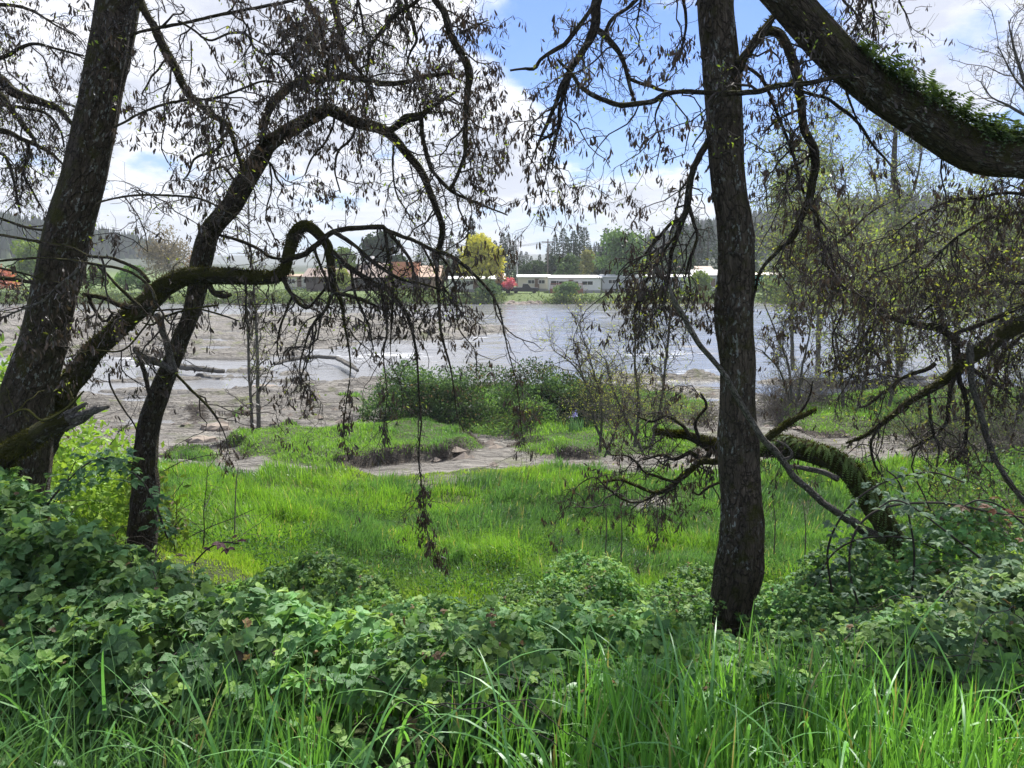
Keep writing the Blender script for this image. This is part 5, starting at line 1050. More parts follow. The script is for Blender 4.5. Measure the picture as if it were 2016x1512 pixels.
def middle():
    D = ((0.020, 0.048, 0.020), (0.066, 0.112, 0.046)); G2 = ((0.05, 0.105, 0.03), (0.095, 0.165, 0.05))
    leafy_mass('bramble_bush', 'wide dark green bramble bush standing before the river in the middle of the view', 'bush',
               [blob(800, 28.5, 1.6, 1.6, 2.1), blob(870, 29, 1.9, 1.6, 2.2), blob(960, 29.5, 2.0, 1.6, 2.15), blob(1060, 29.5, 1.9, 1.6, 2.5), blob(760, 28, 1.2, 1.3, 1.3), blob(1140, 29, 1.7, 1.5, 2.0), blob(1090, 28, 1.5, 1.4, 1.7)]
               + [blob(RNG.uniform(760, 1170), RNG.uniform(27.3, 29), RNG.uniform(0.5, 0.9), 0.8, RNG.uniform(1.3, 2.45)) for _ in range(14)],
               34000, 0.125, D, 150, 'twig', depth=0.3)
    leafy_mass('bramble_bush', 'low lighter green bush at the foot of the wide dark bramble bush', 'bush', [blob(990, 26.5, 1.1, 0.8, 0.9), blob(1050, 26.8, 1.0, 0.8, 1.05), blob(930, 26.5, 0.8, 0.7, 0.6)], 3000, 0.10, G2, 25)
    leafy_mass('shrub', 'brownish twiggy shrub between the wide bramble bush and the straight trunk', 'shrub', [blob(1220, 27, 1.6, 1.3, 1.7), blob(1300, 28, 1.5, 1.3, 1.5), blob(1380, 28, 1.4, 1.2, 1.3)], 2600, 0.07, ((0.08, 0.09, 0.04), (0.15, 0.16, 0.06)), 240)
    leafy_mass('shrub', 'pinkish brown twiggy thicket behind the low mossy limbs at the right edge', 'shrub', [blob(1835, 25, 1.8, 1.6, 1.9), blob(1930, 24, 2.3, 1.6, 2.6), blob(2050, 23, 2.6, 1.7, 3.2)], 7000, 0.07, ((0.05, 0.075, 0.03), (0.10, 0.125, 0.05)), 320)
    leafy_mass('bramble_bush', 'dark green bramble bank at the right edge behind the arched stem', 'bush', [blob(1990, 13, 1.5, 1.2, 1.6), blob(1900, 13.5, 1.2, 1.0, 0.9), blob(2080, 12, 1.6, 1.3, 1.9)], 6000, 0.075, G2, 60)
    leafy_mass('leafy_shrub', 'bright yellow green leafy shrub glowing behind the big left trunk', 'shrub', [(-6.1, 9.2, 2.6, 1.2, 1.0, 2.9), (-5.2, 8.9, 2.4, 1.0, 0.9, 2.3), (-4.5, 8.6, 2.4, 0.7, 0.8, 1.7), (-7.4, 9.4, 2.6, 1.2, 1.0, 3.4), (-5.0, 8.2, 2.8, 0.9, 0.7, 1.8), (-4.5, 8.4, 2.6, 0.7, 0.7, 2.0)], 15000, 0.10, ((0.085, 0.155, 0.025), (0.15, 0.225, 0.042)), 60, 'twig')
    LV = (0.20, 0.25, 0.07)
    sapling('bare_sapling', 'twin stemmed bare tree at the rock edge right of the slender arching trunk', [[(510, 850, 10), (508, 770, 8), (507, 693, 7), (503, 620, 6), (498, 540, 4), (492, 470, 3), (488, 400, 2)], [(498, 848, 9), (494, 790, 7), (490, 728, 6), (487, 640, 5), (482, 560, 3)]], 27, 'tree', LV, 0.07, leaves=0.4, d1=3.6, l1=(0.6, 1.8), r1=0.028, r2=0.018)
    sapling('bare_sapling', 'pale leafed bare shrub left of the straight trunk, tallest of those before the river', [[(1250, 880, 8), (1258, 800, 6), (1250, 720, 5), (1252, 640, 4), (1246, 580, 2)], [(1280, 885, 8), (1300, 800, 6), (1310, 720, 5), (1318, 640, 4), (1320, 590, 2)], [(1265, 890, 7), (1230, 820, 5), (1205, 760, 4), (1190, 700, 2)]], 17, 'shrub', (0.24, 0.27, 0.07), 0.045, leaves=0.5, d1=6.5, l1=(0.4, 1.2), r1=0.012, r2=0.008)
    sapling('bare_sapling', 'thin shrub with pale buds leaning left before the wide bramble bush', [[(1200, 895, 7), (1170, 830, 6), (1160, 770, 5), (1130, 720, 3), (1090, 690, 2)], [(1180, 890, 6), (1185, 800, 5), (1165, 720, 4), (1140, 640, 2)], [(1190, 900, 5), (1215, 840, 4), (1225, 790, 3), (1235, 740, 2)]], 18, 'shrub', (0.24, 0.27, 0.07), 0.045, leaves=0.4, d1=6.0, l1=(0.4, 1.3), r1=0.012, r2=0.008)
    sapling('bare_sapling', 'grey leafless shrub close behind the straight trunk on its right', [[(1560, 790, 7), (1552, 720, 5), (1530, 660, 4), (1505, 600, 2)], [(1570, 800, 7), (1580, 720, 5), (1595, 650, 3), (1600, 590, 2)], [(1555, 795, 6), (1535, 730, 4), (1500, 690, 3)]], 20, 'shrub', LV, 0.05, leaves=0.15, d1=6, l1=(0.4, 1.4), r1=0.014, r2=0.009)
    sapling('bare_sapling', 'bushy bare shrub with pale leaves seen through the low right limbs', [[(1660, 800, 8), (1655, 720, 6), (1640, 640, 4), (1630, 560, 2)], [(1690, 800, 8), (1710, 720, 6), (1725, 640, 4), (1730, 560, 2)], [(1750, 800, 8), (1770, 720, 6), (1790, 640, 4), (1800, 560, 2)]], 22, 'shrub', (0.20, 0.26, 0.07), 0.06, leaves=0.45, d1=5.5, l1=(0.5, 1.7), r1=0.016, r2=0.010)
    sapling('bare_sapling', 'bare grey twigged shrub at the right edge above the pinkish thicket', [[(1880, 830, 9), (1870, 720, 7), (1850, 620, 4), (1840, 540, 2)], [(1930, 830, 9), (1950, 720, 7), (1970, 620, 4), (1985, 530, 2)], [(2000, 830, 9), (2030, 720, 7), (2050, 600, 4)]], 19, 'shrub', (0.18, 0.24, 0.06), 0.06, leaves=0.45, d1=5.5, l1=(0.5, 1.7), r1=0.016, r2=0.010)
    # taller trees on the near bank at the right, in thin new leaf
    NL = (0.16, 0.205, 0.09)
    for k, (lab, st, Y, lv) in enumerate((
        ('feathery tree in new leaf just right of the straight trunk, on the near river bank', [[(1610, 730, 12), (1612, 600, 9), (1606, 480, 7), (1600, 380, 5), (1590, 290, 2)], [(1611, 650, 8), (1640, 540, 6), (1660, 430, 4), (1665, 350, 2)], [(1609, 620, 7), (1570, 520, 5), (1550, 440, 3), (1545, 380, 2)]], 46, 0.5),
        ('tall bare topped tree on the near river bank below the fern topped limb', [[(1772, 730, 17), (1770, 600, 15), (1772, 480, 14), (1765, 390, 14), (1760, 330, 13), (1763, 270, 9), (1766, 200, 3)], [(1770, 420, 9), (1800, 370, 6), (1815, 300, 3)], [(1768, 450, 8), (1735, 400, 5), (1715, 330, 3)]], 48, 0.32),
        ('bushy light green tree directly left of the tall bare topped tree', [[(1690, 735, 12), (1695, 620, 9), (1700, 520, 6), (1705, 440, 3)], [(1694, 640, 8), (1730, 560, 6), (1745, 480, 3)], [(1693, 620, 7), (1660, 560, 5), (1640, 500, 2)]], 44, 0.6),
        ('light green tree in thin leaf behind the teal home side of the straight trunk', [[(1560, 728, 9), (1558, 620, 7), (1550, 520, 5), (1545, 420, 3), (1540, 350, 2)], [(1558, 610, 6), (1585, 520, 4), (1595, 450, 2)]], 40, 0.6),
        ('bright leafy sapling low behind the reaching limb, near the right edge', [[(1960, 740, 10), (1965, 620, 7), (1975, 520, 5), (1980, 430, 2)], [(1963, 640, 6), (2010, 560, 4), (2030, 490, 2)], [(1962, 650, 6), (1925, 580, 4), (1915, 500, 2)]], 33, 0.6),
        ('bright leafy sapling standing in front of the water midway to the right edge', [[(1750, 745, 9), (1748, 660, 7), (1752, 580, 5), (1750, 500, 2)], [(1749, 670, 5), (1785, 600, 4), (1800, 540, 2)], [(1749, 680, 5), (1715, 610, 4), (1705, 550, 2)]], 34, 0.6),
        ('grey green tree with thin crown behind the twigs near the right edge', [[(1880, 735, 14), (1885, 600, 11), (1895, 500, 8), (1900, 410, 3)], [(1886, 590, 8), (1930, 520, 6), (1950, 450, 3)], [(1884, 620, 8), (1845, 550, 5), (1830, 480, 2)]], 47, 0.45),
    )):
        sapling('young_leaf_tree', lab, st, Y, 'tree', NL, 0.20, leaves=min(1, lv * 0.95), d1=3.0, l1=(1.0, 3.6), r1=0.03, r2=0.016, mat='bark_grey', l2=(0.4, 1.3))
    leafy_mass('shrub', 'grey twiggy shrub just right of the straight trunk before the river', 'shrub', [blob(1545, 30, 1.3, 1.1, 1.9), blob(1610, 31, 1.4, 1.2, 2.2)], 1500, 0.06, ((0.09, 0.10, 0.05), (0.15, 0.16, 0.07)), 260)
    sapling('bare_tree', 'leafless grey tree rising in the upper right corner behind the fern topped limb', [[(2120, 560, 22), (2090, 400, 18), (2060, 300, 14), (2030, 200, 10), (2000, 110, 6), (1985, 40, 2)], [(2050, 270, 10), (2075, 150, 8), (2060, 50, 4), (2050, -40, 2)], [(2040, 240, 8), (1990, 210, 6), (1950, 190, 3), (1930, 160, 2)], [(2020, 180, 6), (1995, 150, 4), (1965, 90, 2)]], 17, 'tree', NL, 0.05, leaves=0.02, d1=4.5, l1=(0.5, 1.6), r1=0.011, r2=0.006, twig='twig_grey')
    # driftwood
    for lab, pts in (('thick grey driftwood log on the rock shelf, left of the slender trunk', [(268, 712, 14), (300, 712, 14), (360, 722, 13), (440, 731, 10)]),
                     ('long thin driftwood log lying across the rock shelf near the water', [(540, 716, 7), (580, 706, 9), (630, 702, 9), (670, 708, 8), (700, 722, 5)]),
                     ('short driftwood log slanting up at the edge of the pools', [(660, 705, 5), (685, 718, 8), (705, 730, 7)])):
        o = limb_mesh('driftwood_log', [(p[0], p[1], p[2], (EYE[2] - 0.42) / -(ray(p[0], p[1])[2] / ray(p[0], p[1])[1])) for p in pts], None, M['bark_grey'], None, 10, 0.6, 0.3, step=0.15)[2]
        props(o, lab, 'driftwood')
    # loose ledge stones on the shelf
    labs = ['flat grey stone slab lying on the shelf left of the grass hummocks', 'low dark stone at the far end of the rock shelf', 'pale slab beside the small grass patch on the rock']
    for k, (px, py, s) in enumerate(((425, 828, 0.55), (520, 745, 0.7), (400, 858, 0.5))):
        p = on_plane(px, py, 0.5); p[2] = float(terrain(p[:1], p[1:2])[0])
        bm_v = nrm(RNG.normal(size=(1, 3)));
        th = np.linspace(0, 2 * math.pi, 14, endpoint=False); vs = []; 
        for zz, rr in ((-0.1, 1.0), (0.10, 1.05), (0.2, 0.85)):
            vs.append(np.stack([np.cos(th) * s * rr * (0.8 + 0.5 * RNG.random(14)), np.sin(th) * s * 0.6 * rr * (0.8 + 0.4 * RNG.random(14)), np.full(14, zz) + RNG.normal(size=14) * 0.015], 1))
        v = np.concatenate(vs + [np.array([[0, 0, 0.22]])]) + p; a = np.arange(14); b = (a + 1) % 14
        o = mesh_obj('flat_stone', v, [np.concatenate([np.stack([a + 14 * r, b + 14 * r, b + 14 * (r + 1), a + 14 * (r + 1)], 1) for r in range(2)]), np.stack([a + 28, b + 28, a * 0 + 42], 1)], M['stone'], smooth=False)
        props(o, labs[k], 'stone')
    # small loose stones on the shelf and the pale channel
    mb = MB(); x, y = scatter(1500, -0.5, 0.5, 19, 46); _, g_, d_, _ = terrain(x, y, True); ok = (g_ < 0.2) & (fbm(x * 0.3, y * 0.3, 3, 33.0) > 0.5); x, y = x[ok], y[ok]; K = len(x)
    s = np.exp(RNG.normal(size=K) * 0.5) * 0.085; base = nrm(np.array([[1, 0, 0], [0.3, 0.9, 0], [-0.8, 0.6, 0], [-0.9, -0.5, 0], [0.2, -1, 0], [0.1, 0.1, 0.7]]) + 0.0)
    v = np.stack([x, y, terrain(x, y) - 0.01], 1)[:, None] + (base[None] * (0.7 + 0.6 * RNG.random((K, 6, 1))) * np.array([1.3, 0.9, 0.75])) * s[:, None, None]
    o = np.arange(K)[:, None] * 6; f = np.concatenate([o + [i, (i + 1) % 5, 5] for i in range(5)])
    props(mesh_obj('loose_stones', v.reshape(-1, 3), [f], M['stone']), 'small loose stones strewn over the bare rock and the pale channel', 'stones', kind='stuff')
    # iris by the hummock
    p = on_plane(1132, 842, 0.9); p[2] = float(terrain(p[:1], p[1:2])[0]); K = 60
    ir = empty('iris_plant', p, 'clump of blue violet iris flowers on the hummock by the bramble bush', 'flower')
    v, f, c = blades(p + RNG.normal(size=(K, 3)) * [0.16, 0.16, 0], RNG.uniform(0.3, 0.6, K), np.full(K, 0.03), RNG.uniform(0.1, 0.4, K), RNG.uniform(0, 6.28, K), 3, greens(K, (0.04, 0.09, 0.05), (0.07, 0.13, 0.07))); MB().add(v, f, col=c).build('leaves', M['grass'], ir, ir.location)
    v, f, c = small_leaves(p + np.stack([RNG.normal(size=7) * 0.16, RNG.normal(size=7) * 0.16, RNG.uniform(0.45, 0.65, 7)], 1), (4, 6), 0.11, (0.20, 0.20, 0.55), 0.2, 0.03); MB().add(v, f, col=c).build('petals', M['leaf_small'], ir, ir.location)

# ------------------------------------------------------------------ far bank
def part_box(name, mat, root, x0, x1, y0, y1, z0, z1, parent=None):
    o = MB().box(x0, x1, y0, y1, z0, z1).build(name, M[mat], parent or root)
    return o
def gable(name, mat, root, x0, x1, y0, y1, z, rise, along='x', th=0.12):
    """solid shallow gable roof"""
    if along == 'x':
        ym = (y0 + y1) / 2; pr = [(y0, z), (ym, z + rise), (y1, z), (y1, z + th), (ym, z + rise + th), (y0, z + th)]
        v = [(x0, a, b) for a, b in pr] + [(x1, a, b) for a, b in pr]
    else:
        xm = (x0 + x1) / 2; pr = [(x0, z), (xm, z + rise), (x1, z), (x1, z + th), (xm, z + rise + th), (x0, z + th)]
        v = [(a, y0, b) for a, b in pr] + [(a, y1, b) for a, b in pr]
    q = [(0, 1, 4, 5), (1, 2, 3, 4), (6, 11, 10, 7), (7, 10, 9, 8), (0, 6, 7, 1), (1, 7, 8, 2), (3, 9, 10, 4), (4, 10, 11, 5), (2, 8, 9, 3), (5, 11, 6, 0)]
    return MB().add(v, [q]).build(name, M[mat], root)
def window(root, x, z, w, h, y=-0.03, frame='white_paint'):
    f = MB()
    for a, b, c, d in ((x, x + w, z, z + 0.08), (x, x + w, z + h - 0.08, z + h), (x, x + 0.08, z + 0.08, z + h - 0.08), (x + w - 0.08, x + w, z + 0.08, z + h - 0.08), (x + w / 2 - 0.03, x + w / 2 + 0.03, z + 0.08, z + h - 0.08)):
        f.box(a, b, y - 0.03, y + 0.028, c, d)
    o = f.build('window', M[frame], root)
    MB().box(x + 0.075, x + w - 0.075, y - 0.005, y + 0.026, z + 0.075, z + h - 0.075).build('pane', M['dark_glass'], o)
def home(label, px0, px1, Y, h, wall, roof, wins=(), door=None, rise=0.35, deck=None, depth=5.0, rot=0.0, base=None, cat='mobile home', name='mobile_home', skirt=True, roofname='roof'):
    p = at((px0 + px1) / 2, 575, Y); W = (px1 - px0) * Y / F
    p[2] = float(terrain(p[:1], p[1:2])[0]) + 0.02 if base is None else base
    h = 0.45 + (h - 0.45) * 0.84; wins = [(a, b, 0.45 + (c - 0.45) * 0.84, d * 0.84) for a, b, c, d in wins]
    root = empty(name, p, label, cat); x0, x1 = -W / 2, W / 2
    part_box('wall', wall, root, x0, x1, 0, depth, 0.45, h)
    if skirt: part_box('skirting', 'grey_paint', root, x0 + 0.05, x1 - 0.05, 0.06, depth - 0.06, -0.3, 0.45)
    gable(roofname, roof, root, x0 - 0.25, x1 + 0.25, -0.35, depth + 0.35, h + 0.003, rise)
    for px, w, z, hh in wins: window(root, (px - (px0 + px1) / 2) * Y / F - w / 2, z, w, hh)
    if door is not None:
        x = (door - (px0 + px1) / 2) * Y / F
        d = part_box('door', 'brown_paint', root, x - 0.42, x + 0.42, -0.04, -0.002, 0.5, 2.3)
        MB().box(x + 0.28, x + 0.34, -0.09, -0.042, 1.5, 1.6).build('handle', M['grey_metal'], d)
    if deck:
        a, b, zf = deck; a = (a - (px0 + px1) / 2) * Y / F; b = (b - (px0 + px1) / 2) * Y / F
        dk = part_box('deck', 'deck_wood', root, a, b, -2.0, -0.05, -0.2, zf)
        r = MB(); r.box(a, b, -2.0, -1.94, zf + 0.9, zf + 0.98)
        for x in np.arange(a, b, 0.22): r.box(x, x + 0.06, -1.99, -1.95, zf + 0.002, zf + 0.9)
        r.build('railing', M['deck_wood'], dk)
    return root
def car(label, px, Y, body, pickup=False, L=4.4):
    p = at(px, 575, Y); p[2] = float(terrain(p[:1], p[1:2])[0]) + 0.02
    root = empty('pickup_truck' if pickup else 'parked_car', p, label, 'car')
    prof = [(-L / 2, 0.35), (L / 2, 0.35), (L / 2, 0.8), (L / 2 - 0.15, 0.98), (0.75, 1.02), (-L / 2, 1.05)]
    cab = [(-0.5 if pickup else -1.9, 1.05), (0.95, 1.02), (0.45, 1.62), (-0.35 if pickup else -1.3, 1.65)]
    def ext(pr, y0, y1):
        n = len(pr); v = [(a, y0, b) for a, b in pr] + [(a, y1, b) for a, b in pr]
        mb = MB().add(v, [[(i, (i + 1) % n, (i + 1) % n + n, i + n) for i in range(n)]])
        mb.f.setdefault(n, []).append(np.array([list(range(n))[::-1], list(range(n, 2 * n))])); return mb
    ext(prof, 0, 1.75).build('body', M[body], root); ext(cab, 0.12, 1.63).build('cabin', M[body], root)
    ext([(cab[0][0] + 0.25, 1.12), (0.68, 1.10), (0.36, 1.55), (cab[3][0] + 0.08, 1.57)], 0.105, 0.118).build('side_window', M['dark_glass'], root)
    for x in (-L / 2 + 0.8, L / 2 - 0.85):
        for y in (0.1, 1.65):
            an = np.linspace(0, 2 * math.pi, 16, endpoint=False); v = []; 
            for yy in (y - 0.12, y + 0.12): v += [(x + 0.33 * math.cos(a), yy, 0.33 + 0.33 * math.sin(a)) for a in an]
            mb = MB().add(v, [[(i, (i + 1) % 16, (i + 1) % 16 + 16, i + 16) for i in range(16)]]); mb.f[16] = [np.array([list(range(16)), list(range(16, 32))])]
            mb.build('wheel', M['rubber'], root)
    return root
def conifer_proto(h, seed, name='conifer', label='', dens=1.0, width=0.22, cols=((0.014, 0.030, 0.014), (0.030, 0.052, 0.022)), group=None):
    r = np.random.default_rng(seed)
    root = empty(name, (0, 0, 0), label, 'tree', group)
    P = np.array([[0, 0, -0.5], [0, 0, h * 0.5], [0.02 * h * r.normal(), 0, h]]); R = np.array([0.02 * h, 0.012 * h, 0.02])
    V, q, bk, _ = tubes(P[None], R[None], 7); MB().add(V, [q], bk=bk).build('trunk', M['bark'], root)
    n = int(1500 * dens); t = r.random(n) ** 0.75; z = h * (0.10 + 0.90 * t)
    irr = 0.75 + 0.5 * fbm(np.cos(t * 40) * 2 + seed + 9, t * 11 + seed, 2)
    az = r.random(n) * 6.283; lobes = 0.8 + 0.35 * vnoise(az * 2.2 + seed, z * 0.55)
    rad = h * width * (1 - t) ** 0.85 * irr * lobes + 0.15
    u = r.random(n) ** 0.5
    b = np.stack([np.cos(az) * rad * u, np.sin(az) * rad * u, z - 0.22 * rad * u + 0.05 * rad], 1)
    d = nrm(np.stack([np.cos(az), np.sin(az), -0.25 + 0.35 * r.normal(size=n)], 1)); s = nrm(np.cross(d, r.normal(size=(n, 3)) + np.array([0, 0, 1.5])))
    L = (0.05 * h * (0.5 + r.random((n, 1)))) * (1.1 - 0.6 * t[:, None]); W = L * 0.5
    v = np.stack([b, b + d * L * 0.45 + s * W * 0.5, b + d * L, b + d * L * 0.45 - s * W * 0.5], 1).reshape(-1, 3)
    c = np.asarray(cols[0]) + (np.asarray(cols[1]) - np.asarray(cols[0])) * r.random((n, 1))
    MB().add(v, [np.arange(4 * n).reshape(-1, 4)], col=np.repeat(c, 4, 0)).build('crown', M['far_leaf'], root)
    return root
def round_proto(name, label, w, h, n, size, cols, seed, trunk=0.25, group=None, cat='tree', nb=12, loose=0.0):
    r = np.random.default_rng(seed); root = empty(name, (0, 0, 0), label, cat, group)
    if trunk:
        P = [np.array([0, 0, -0.3]), np.array([0.05 * w, 0, h * 0.3]), np.array([0, 0.02, h * 0.75])]
        V, q, bk, _ = tubes(np.array(P)[None], np.array([[0.03 * h, 0.022 * h, 0.01 * h]]), 7); mb = MB().add(V, [q], bk=bk)
        for k in range(7):
            a = k * 2.4; z = h * (0.28 + 0.05 * k); p0 = np.array([0.03 * w, 0, z]); d = np.array([math.cos(a), math.sin(a), 0.9]) * w * 0.3
            V, q, bk, _ = tubes(np.array([p0, p0 + d * 0.5 + [0, 0, 0.1], p0 + d])[None], np.array([[0.012 * h, 0.008 * h, 0.003 * h]]), 5); mb.add(V, [q], bk=bk)
        mb.build('trunk', M['bark'], root)
    z0 = h * trunk; c = []
    for k in range(nb):
        a = r.random() * 6.283; t = r.random(); q = math.sqrt(r.random()) * 0.34 * w * (1 - 0.55 * t)
        c.append((q * math.cos(a), q * math.sin(a), z0 + (h - z0) * (0.22 + 0.62 * t), w * r.uniform(0.15, 0.26), (h - z0) * r.uniform(0.13, 0.22)))
    c = np.array(c); k = r.integers(0, nb, n); d = nrm(r.normal(size=(n, 3))); rr = (1 - 0.5 * r.random(n) ** 2) * (1 + loose * r.normal(size=n))
    p = c[k, :3] + d * np.stack([c[k, 3], c[k, 3], c[k, 4]], 1) * rr[:, None]
    d2 = nrm(r.normal(size=(n, 3))); s = nrm(np.cross(d2, r.normal(size=(n, 3)))); L = size * (0.5 + r.random((n, 1)))
    v = np.stack([p - d2 * L * 0.5, p + s * L * 0.3, p + d2 * L * 0.5, p - s * L * 0.3], 1).reshape(-1, 3)
    tint = 0.8 + 0.4 * r.random((nb, 1))
    cc = (np.asarray(cols[0]) + (np.asarray(cols[1]) - np.asarray(cols[0])) * r.random((n, 1))) * tint[k]
    MB().add(v, [np.arange(4 * n).reshape(-1, 4)], col=np.repeat(cc, 4, 0)).build('crown' if trunk else 'leaves', M['far_leaf'], root)
    return root
def put(root, px, Y, rz=0.0, s=1.0):
    p = gz(px, 560, Y); root.location = p; root.rotation_euler = (0, 0, rz); root.scale = (s, s, s); return root
def far_bank():
    home('long white mobile home with red brown deck railing and covered porch', 1081, 1182, 134, 3.0, 'white_paint', 'white_roof', [(1096, 2.2, 1.5, 1.0), (1108, 1.5, 1.6, 0.8), (1132, 1.2, 1.5, 0.9), (1156, 2.0, 1.5, 0.9)], 1124, deck=(1083, 1146, 0.75))
    home('white mobile home partly hidden by the yellow tree, left of the red flowering tree', 884, 962, 136, 2.6, 'white_paint', 'white_roof', [(902, 1.2, 1.4, 0.9), (925, 1.4, 1.4, 0.9), (948, 1.2, 1.4, 0.9)], 936)
    home('small bright white cottage end beside the yellow tree trunk', 966, 992, 138, 2.5, 'white_paint', 'white_roof', [(976, 1.0, 1.3, 1.0)], None, rise=0.9, depth=4)
    home('white mobile home behind the pickup, between the red tree and the long home', 1020, 1082, 140, 2.9, 'cream_paint', 'white_roof', [(1046, 1.3, 1.5, 0.9), (1066, 1.3, 1.5, 0.9)], 1057)
    home('grey white mobile home right of the long home, behind hanging twigs', 1186, 1292, 137, 2.9, 'pale_grey_paint', 'white_roof', [(1205, 1.4, 1.5, 0.9), (1235, 1.6, 1.5, 0.9), (1268, 1.4, 1.5, 0.9)], 1252)
    home('pale blue grey mobile home nearest the straight trunk on its left', 1298, 1362, 138, 2.9, 'blue_grey_paint', 'white_roof', [(1315, 1.4, 1.5, 0.9), (1344, 1.4, 1.5, 0.9)], 1330)
    home('grey gabled house with white trim seen just left of the straight trunk', 1364, 1440, 140, 3.2, 'pale_grey_paint', 'grey_roof', [(1376, 1.2, 1.4, 1.1), (1392, 1.2, 1.4, 1.1), (1420, 1.2, 1.4, 1.1)], 1403, rise=1.0, cat='house', name='house')
    home('brown roofed house rising behind the grey gabled house', 1340, 1404, 156, 3.4, 'brown_paint', 'rust_roof', [(1360, 1.2, 1.6, 1.0)], None, rise=1.2, cat='house', name='house', depth=7)
    home('teal mobile home with pale roof just right of the straight trunk', 1484, 1546, 136, 3.4, 'teal_paint', 'cream_roof', [(1512, 1.3, 1.6, 1.1), (1534, 1.2, 1.6, 0.9)], 1524)
    home('white shed roof glimpsed through the twigs at the far right', 1890, 1944, 150, 4.2, 'white_paint', 'white_roof', [(1910, 1.4, 1.6, 1.0)], None)
    # brown building with the orange end wall
    p = gz(745, 575, 140); b = empty('brown_building', p, 'low brown building with a wide sloping roof and an orange end wall across the river', 'building')
    k = 140 / F; X = lambda px: (px - 745) * k
    part_box('wall', 'dark_brown', b, X(604), X(846), 0, 12, -0.3, 2.4)
    part_box('orange_wall', 'orange_wall', b, X(772), X(822), -0.35, 5, 2.41, 5.2)
    v = [(X(690), -1.0, 2.403), (X(771.5), -1.0, 2.403), (X(771.5), 5, 5.0), (X(706), 5, 5.0), (X(690), 9, 2.403), (X(771.5), 9, 2.403)]
    MB().add(v, [[(0, 1, 2, 3), (3, 2, 5, 4), (0, 4, 5, 1)], [(0, 3, 4), (1, 5, 2)]]).build('sloping_roof', M['brown_roof'], b)
    gable('low_roof', 'tan_roof', b, X(823), X(868), -1.2, 9, 2.403, 2.0)
    part_box('wing_wall', 'tan_wall', b, X(846.5), X(864), 0, 8, -0.3, 2.4)
    gable('side_roof', 'brown_roof', b, X(598), X(689), -0.8, 9, 2.403, 1.5)
    part_box('roof_unit', 'white_paint', b, X(712), X(726), 4, 7, 5.0, 6.3)
    for px in (640, 672, 705, 730, 800): window(b, X(px), 0.9, 1.8, 1.1, -0.03, 'dark_brown')
    d = part_box('door', 'brown_paint', b, X(762), X(771), -0.05, -0.002, 0, 2.1); MB().box(X(769), X(769.7), -0.1, -0.052, 1.0, 1.1).build('handle', M['grey_metal'], d)
    home('long low pale building seen through the crooked mossy stem at left', 560, 622, 146, 2.8, 'cream_paint', 'tan_roof', [(575, 1.4, 1.3, 1.0), (605, 1.4, 1.3, 1.0)], 590, name='house', cat='building')
    car('dark car parked left of the red flowering tree', 984, 131, 'dark_car'); car('dark pickup parked right of the red flowering tree', 1034, 131, 'dark_car', True, 4.8); car('silver car parked beside the grey gabled house', 1392, 132, 'silver_car')
    # poles and wires
    def pole(label, px, Y, h, lamp=False):
        p = gz(px, 575, Y); r = empty('street_lamp' if lamp else 'utility_pole', p, label, 'street lamp' if lamp else 'utility pole')
        V, q, bk, _ = tubes(np.array([[[0, 0, -0.3], [0, 0, h]]], float), np.array([[0.16, 0.11]]), 8); MB().add(V, [q], bk=bk).build('pole', M['grey_metal'] if lamp else M['pole_wood'], r)
        if lamp:
            part_box('arm', 'grey_metal', r, 0.1, 1.6, -0.05, 0.05, h - 0.1, h); part_box('lamp_head', 'grey_paint', r, 1.61, 2.3, -0.14, 0.14, h - 0.14, h + 0.04)
        else:
            part_box('crossarm', 'pole_wood', r, -1.2, 1.2, -0.2, -0.12, h - 0.7, h - 0.5); part_box('transformer', 'grey_paint', r, 0.12, 0.6, -0.25, 0.25, h - 2.4, h - 1.4)
        return p + np.array([0, 0, h - 0.5])
    a = pole('tall wooden utility pole with crossarm behind the white mobile homes', 1078, 150, 9.5)
    b1 = pole('wooden utility pole half hidden behind the yellow tree', 880, 158, 9.5); c1 = pole('wooden utility pole behind the grey white mobile home', 1282, 152, 9.2)
    pole('grey street lamp beside the red flowering tree', 1018, 143, 6.5, True); pole('grey street lamp right of the brown building', 862, 142, 7.0, True)
    for k, (s, e) in enumerate(((b1, a), (a, c1))):
        mb = MB()
        for dx in (-1.1, 0, 1.1):
            t = np.linspace(0, 1, 14)[:, None]; P = s + (e - s) * t + np.array([dx, -0.15, 0]) - np.array([0, 0, 1.0]) * 1.0 * (4 * t * (1 - t))
            V, q, _, _ = tubes(P[None], np.full((1, 14), 0.02), 4); mb.add(V, [q])
        props(mb.build('power_line', M['dark_car']), ['sagging power line left of the tall utility pole', 'sagging power line right of the tall utility pole'][k], 'power line')
    # individual trees
    put(round_proto('yellow_tree', 'rounded yellow green tree standing over the white homes', 9.2, 10.2, 5200, 0.55, ((0.28, 0.29, 0.03), (0.43, 0.41, 0.06)), 4, 0.22, loose=0.16, nb=22), 953, 132.5)
    put(round_proto('flowering_tree', 'small bright pink red flowering tree between the parked car and pickup', 3.1, 3.0, 1100, 0.25, ((0.42, 0.07, 0.13), (0.55, 0.17, 0.24)), 5, 0.2, loose=0.3, nb=7), 1003, 130.5)
    put(round_proto('flowering_tree', 'small orange leaved tree touching the left side of the pink flowering tree', 2.6, 3.6, 700, 0.28, ((0.28, 0.18, 0.05), (0.36, 0.22, 0.06)), 6, 0.2), 986, 133)
    put(conifer_proto(13.5, 41, 'columnar_conifer', 'tall dark columnar conifer behind the yellow tree', 1.3, 0.12), 929, 150, 0, 1.0)
    DK = ((0.016, 0.034, 0.016), (0.036, 0.060, 0.026))
